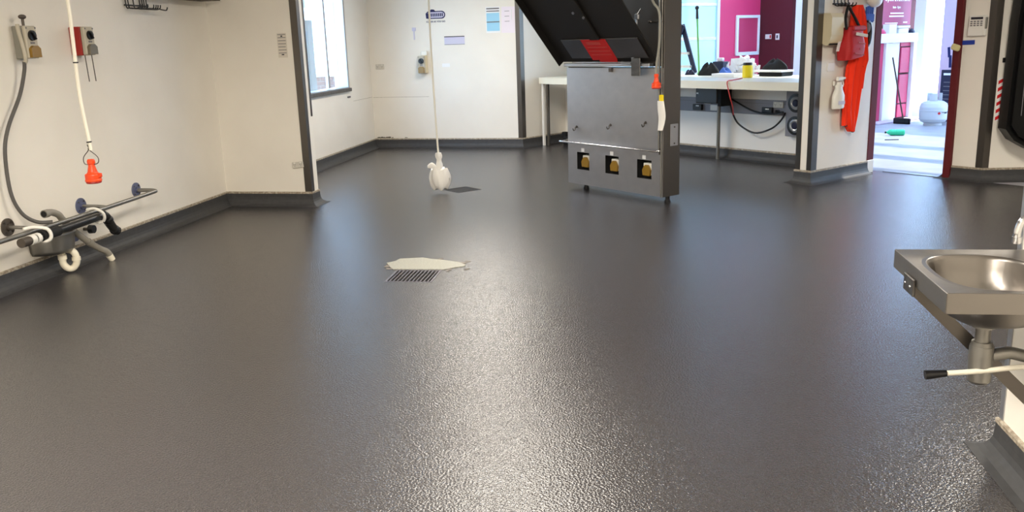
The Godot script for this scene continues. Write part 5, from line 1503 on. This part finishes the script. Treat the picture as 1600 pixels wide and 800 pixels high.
	part(br, "tab", MB.new().box(Vector3(-0.006, 0.715, -0.06), Vector3(0.008, 0.055, 0.10), 0.002), M.steel_dull)
	for z in [-0.085, -0.035]:
		part(br, "rivet", MB.new().ball(Vector3(-0.011, 0.715, z), Vector3(0.004, 0.005, 0.005), 8), M.chrome)
	# waste and trap
	var y0 := top - 0.156
	var w := part(s, "waste_pipe", MB.new().cyl(Vector3(oc.x, y0 - 0.022, 0), Vector3(oc.x, y0 + 0.006, 0), 0.034, -1, 16).cyl(Vector3(oc.x, y0 - 0.07, 0), Vector3(oc.x, y0 - 0.02, 0), 0.022, -1, 16).cyl(Vector3(oc.x, y0 - 0.085, 0), Vector3(oc.x, y0 - 0.068, 0), 0.034, 0.030, 16), M.galvanised)
	part(w, "bottle_trap", MB.new().lathe(Vector3(oc.x, y0 - 0.20, 0), [[0.0, -0.004], [0.028, -0.004], [0.034, 0.004], [0.036, 0.09], [0.035, 0.118], [0.0, 0.118]], 20), M.galvanised)
	part(w, "outlet", MB.new().tube([Vector3(oc.x + 0.03, y0 - 0.115, 0), Vector3(oc.x + 0.08, y0 - 0.105, 0), Vector3(oc.x + 0.13, y0 - 0.115, 0), Vector3(oc.x + 0.20, y0 - 0.12, 0)], 0.020, 12), M.galvanised)
	# knee lever
	var lv := part(s, "knee_lever", MB.new().tube([Vector3(0.09, 0.452, 0.03), Vector3(0.20, 0.463, 0.03), Vector3(0.33, 0.478, 0.02), Vector3(0.402, 0.482, 0.01)], 0.0085, 10), M.lever_white)
	part(lv, "rubber_tip", MB.new().cyl(Vector3(0.035, 0.446, 0.03), Vector3(0.098, 0.453, 0.03), 0.0155, 0.011, 16), M.black_plastic)
	part(lv, "lever_valve", MB.new().box(Vector3(0.375, 0.478, 0.01), Vector3(0.055, 0.06, 0.06), 0.008), M.basin_steel)


# ---------------------------------------------------------------- lobby things
func lobby_things() -> void:
	var fr := thing("picture_frame", "white rectangular frame on the pink lobby wall", "frame", DX(-9.60, 0, 11.70))
	part(fr, "frame", MB.new().box(Vector3(0.02, 1.79, -0.29), Vector3(0.04, 0.045, 0.58), 0.006).box(Vector3(0.02, 1.20, -0.29), Vector3(0.04, 0.055, 0.58), 0.006).box(Vector3(0.02, 1.495, -0.02), Vector3(0.04, 0.60, 0.05), 0.006).box(Vector3(0.02, 1.495, -0.56), Vector3(0.04, 0.60, 0.04), 0.006), M.white_paint)
	part(fr, "panel", MB.new().box(Vector3(0.01, 1.495, -0.29), Vector3(0.012, 0.55, 0.52)), M.pink_panel)
	for e in [[-9.43, 0.12, 1.46, "white switch plate with a red corner on the maroon wall"], [-9.25, 0.075, 1.455, "tall white switch plate on the maroon wall"]]:
		var sw := thing("switch_plate", e[3], "switch", DX(e[0], e[2], 12.34))
		part(sw, "plate", MB.new().box(Vector3(0, 0, 0.006), Vector3(e[1], 0.10 if e[1] < 0.1 else 0.075, 0.012), 0.003), M.white_plastic)
		part(sw, "rocker", MB.new().box(Vector3(0.0 if e[1] < 0.1 else 0.045, 0, 0.014), Vector3(0.025, 0.05, 0.008), 0.002), M.print_dark if e[1] < 0.1 else M.hazard_red)
	# stair outside the glazing
	var sr := thing("outdoor_stair", "grey outdoor stair with sloping handrails beyond the lobby glazing", "stair", DX(-12.2, -0.15, 9.6))
	var B := Basis(Vector3.RIGHT, 0.62)
	part(sr, "stringer", MB.new().box(Vector3(0, 1.10, -1.75), Vector3(0.06, 0.22, 4.6), 0.0, B), M.steel_trim)
	part(sr, "handrail", MB.new().box(Vector3(0, 2.05, -1.75), Vector3(0.05, 0.05, 4.6), 0.01, B).box(Vector3(0, 1.70, -1.75), Vector3(0.03, 0.03, 4.6), 0.0, B), M.steel_trim)
	for i in 6:
		part(sr, "baluster", MB.new().cyl(Vector3(0, 2.25 - i * 0.52, -0.35 - i * 0.72 - 0.3 + 0.35), Vector3(0, 3.1 - i * 0.52, -0.35 - i * 0.72 - 0.3 + 0.35), 0.015, -1, 8), M.steel_trim)
	part(sr, "post", MB.new().box(Vector3(0, 1.225, 0.35), Vector3(0.08, 3.15, 0.08)), M.steel_trim)
	single("pink_post", "slim pink post outside the lobby glazing", "post", DX(-11.2, -0.5, 11.35), MB.new().cyl(Vector3.ZERO, Vector3(0, 3.55, 0), 0.035, -1, 12), M.pink_panel)
	# kiosk
	var k := thing("ticket_kiosk", "white framed kiosk with pink panels beyond the doorway", "kiosk", Transform3D(Basis(Vector3(S, 0, -S), Vector3.UP, Vector3(S, 0, S)), D(-8.20, 0, 13.45)))
	part(k, "top_rail", MB.new().box(Vector3(0.65, 1.37, -0.20), Vector3(1.32, 0.15, 0.42), 0.006), M.white_paint)
	part(k, "post", MB.new().box(Vector3(1.255, 0.65, -0.03), Vector3(0.09, 1.30, 0.07), 0.004), M.white_paint)
	part(k, "post", MB.new().box(Vector3(0.40, 0.65, -0.03), Vector3(0.06, 1.30, 0.06), 0.004), M.white_paint)
	part(k, "side", MB.new().box(Vector3(0.02, 0.65, -0.22), Vector3(0.04, 1.30, 0.36)).box(Vector3(1.28, 0.65, -0.25), Vector3(0.04, 1.30, 0.32)), M.white_paint)
	part(k, "pink_door", MB.new().box(Vector3(0.205, 0.65, -0.06), Vector3(0.32, 1.28, 0.03), 0.003), M.pink_panel)
	part(k, "door_knob", MB.new().ball(Vector3(0.16, 0.86, -0.035), Vector3(0.022, 0.022, 0.022), 10), M.black_plastic)
	part(k, "white_panel", MB.new().box(Vector3(0.66, 0.65, -0.08), Vector3(0.45, 1.28, 0.03), 0.003), M.white_paint)
	part(k, "pink_panel", MB.new().box(Vector3(1.05, 1.26, -0.07), Vector3(0.30, 0.06, 0.03)).box(Vector3(1.05, 1.00, -0.06), Vector3(0.28, 0.42, 0.03), 0.004).box(Vector3(1.05, 0.52, -0.06), Vector3(0.28, 0.48, 0.03), 0.004).box(Vector3(1.05, 0.15, -0.06), Vector3(0.28, 0.22, 0.03), 0.004), M.pink_panel)
	part(k, "floor_plinth", MB.new().box(Vector3(0.66, 0.012, 0.10), Vector3(1.5, 0.024, 0.24), 0.004), M.mauve_paint)
	# stuff on the kiosk top
	single("carton", "white carton with dark marks on the kiosk top", "carton", Transform3D(Basis(Vector3(S, 0, -S), Vector3.UP, Vector3(S, 0, S)), D(-8.30, 1.446, 14.05)), MB.new().box(Vector3(0, 0.075, 0), Vector3(0.22, 0.15, 0.12), 0.003), M.paper)
	single("white_tray", "long white tray on the kiosk top", "tray", Transform3D(Basis(Vector3(S, 0, -S), Vector3.UP, Vector3(S, 0, S)), D(-8.30, 1.446, 14.36)), MB.new().box(Vector3(0, 0.105, 0), Vector3(0.36, 0.04, 0.16), 0.004).box(Vector3(0.02, 0.04, 0), Vector3(0.30, 0.08, 0.12), 0.004), M.white_plastic)
	single("dark_tools", "small dark tools lying on the kiosk top", "tools", Transform3D(Basis(Vector3(S, 0, -S), Vector3.UP, Vector3(S, 0, S)), D(-8.24, 1.446, 14.62)), lump(0.16, 0.06, 0.10, 2.0), M.navy)
	single("pink_cloth", "pink cloth lying on the kiosk top", "cloth", Transform3D(Basis(Vector3(S, 0, -S), Vector3.UP, Vector3(S, 0, S)), D(-8.28, 1.446, 13.72)), lump(0.34, 0.08, 0.16, 3.0), M.pink_panel)
	# board above the kiosk
	var sg := thing("opening_board", "maroon opening hours board with white lettering above the kiosk", "sign", Transform3D(Basis(Vector3(S, 0, -S), Vector3.UP, Vector3(S, 0, S)), D(-8.705, 1.585, 14.45)))
	part(sg, "board", MB.new().box(Vector3(0.44, 0.36, 0.012), Vector3(0.90, 0.72, 0.024), 0.004), M.maroon_board)
	for e in [["Open EVERYDAY", 0.44, 0.44, 0.105], ["9am - 5pm", 0.42, 0.30, 0.05]]:
		var tm := text_mesh(e[0], e[3], M.paper)
		tm.position = Vector3(e[1], e[2], 0.025)
		sg.add_child(tm, true)
	for e in [[0.44, 0.200, 0.42], [0.43, 0.150, 0.46], [0.72, 0.045, 0.13]]:
		part(sg, "printed_line", MB.new().box(Vector3(e[0], e[1], 0.025), Vector3(e[2], 0.022, 0.002)), M.paper)
	part(sg, "rule", MB.new().box(Vector3(0.28, 0.035, 0.025), Vector3(0.40, 0.012, 0.002)), M.paper)
	# broom
	var br := thing("floor_broom", "dark broom leaning against the kiosk", "broom", DX(-7.80, 0, 13.75))
	part(br, "handle", MB.new().cyl(Vector3(0.02, 0.08, 0.0), Vector3(-0.33, 1.06, -0.16), 0.012, -1, 10), M.wood_dark)
	part(br, "head", MB.new().box(Vector3(0, 0.06, 0.0), Vector3(0.28, 0.07, 0.06), 0.012), M.black_plastic)
	part(br, "bristles", MB.new().box(Vector3(0, 0.018, 0.0), Vector3(0.27, 0.036, 0.05), 0.004), M.black_matt)
	# green bottle and stick on the floor
	var gb := thing("green_bottle", "green plastic bottle lying on the lobby floor", "bottle", Transform3D(Basis(Vector3.UP, deg_to_rad(-8)).scaled(Vector3.ONE * 0.72), D(-7.0, 0.046, 12.15)))
	var side := Basis(Vector3.BACK, PI / 2)
	part(gb, "body", MB.new().lathe(Vector3.ZERO, [[0.0, -0.20], [0.05, -0.20], [0.062, -0.18], [0.062, -0.04], [0.057, -0.03], [0.062, -0.02], [0.062, 0.06], [0.035, 0.115], [0.018, 0.13], [0.018, 0.145]], 22, side), M.green_bottle)
	part(gb, "cap", MB.new().cyl(Vector3(-0.145, 0, 0), Vector3(-0.175, 0, 0), 0.021, -1, 14), M.black_plastic)
	single("small_stick", "short dark stick on the lobby floor near the green bottle", "stick", Transform3D(Basis(Vector3.UP, deg_to_rad(3)), D(-6.72, 0.006, 11.62)), MB.new().box(Vector3.ZERO, Vector3(0.19, 0.012, 0.016), 0.002), M.wood_dark)
	# gas bottle
	var g := thing("gas_bottle", "light grey gas bottle standing on the lobby floor", "gas bottle", Transform3D(Basis(Vector3.UP, 0.6), D(-7.34, 0, 13.86)))
	part(g, "tank", MB.new().lathe(Vector3.ZERO, [[0.0, 0.03], [0.12, 0.03], [0.185, 0.06], [0.208, 0.10], [0.212, 0.15], [0.212, 0.225], [0.216, 0.230], [0.216, 0.240], [0.212, 0.245], [0.210, 0.29], [0.190, 0.345], [0.14, 0.378], [0.08, 0.39], [0.0, 0.392]], 36), M.gas_grey)
	part(g, "foot_ring", MB.new().lathe(Vector3.ZERO, [[0.135, 0.0], [0.14, 0.0], [0.13, 0.045], [0.125, 0.045], [0.135, 0.0]], 30), M.gas_grey)
	for a in [0.5, 2.6, 4.7]:
		var rg := MB.new()
		var rows := []
		for i in 7:
			var t: float = a + (i / 6.0 - 0.5) * 1.1
			rows.append([Vector3(cos(t) * 0.105, 0.375, sin(t) * 0.105), Vector3(cos(t) * 0.112, 0.375, sin(t) * 0.112), Vector3(cos(t) * 0.112, 0.505, sin(t) * 0.112), Vector3(cos(t) * 0.105, 0.505, sin(t) * 0.105)])
		rg.loft(rows)
		part(g, "collar", rg, M.gas_grey)
	part(g, "valve", MB.new().cyl(Vector3(0, 0.38, 0), Vector3(0, 0.46, 0), 0.020, -1, 12).box(Vector3(0.0, 0.43, 0.03), Vector3(0.035, 0.035, 0.06), 0.006).cyl(Vector3(0, 0.46, 0), Vector3(0, 0.475, 0), 0.032, -1, 12), M.steel_trim)
	part(g, "red_diamond", MB.new(Transform3D(Basis(Vector3.UP, -0.5), Vector3.ZERO)).box(Vector3(0.0, 0.20, 0.213), Vector3(0.035, 0.035, 0.004), 0.0, Basis(Vector3.BACK, PI / 4)), M.hazard_red)
	part(g, "emblem", MB.new(Transform3D(Basis(Vector3.UP, 0.05), Vector3.ZERO)).box(Vector3(0.0, 0.205, 0.213), Vector3(0.05, 0.022, 0.005), 0.004).box(Vector3(-0.05, 0.213, 0.209), Vector3(0.05, 0.008, 0.005)).box(Vector3(0.05, 0.213, 0.209), Vector3(0.05, 0.008, 0.005)), M.print_dark)
	# chalk board behind the gas bottle
	var cb := thing("chalk_board", "black chalk board with white writing behind the gas bottle", "board", DX(-7.52, 0, 14.50, 4.0))
	part(cb, "board", MB.new().box(Vector3(0.10, 0.42, 0), Vector3(0.34, 0.84, 0.03), 0.004), M.navy)
	part(cb, "heading", MB.new().box(Vector3(0.10, 0.77, 0.016), Vector3(0.26, 0.035, 0.002)), M.paper)
	print_lines(cb, M.print_grey, -0.02, 0.24, 0.30, 0.64, 6, 0.012, 0.016)
	# far building and the beams outside
	var fb := thing("far_building", "white building with small dark windows beyond the far glazing", "building", DX(-10.0, -0.5, 30.0))
	part(fb, "wall", MB.new().box(Vector3(3.0, 1.775, -2), Vector3(16, 3.55, 4)), M.white_paint)
	for r in 2:
		for c in 4:
			part(fb, "window", MB.new().box(Vector3(-4.6 + c * 0.42, 1.60 + r * 0.55, 0.01), Vector3(0.14, 0.40, 0.02)), M.print_grey)
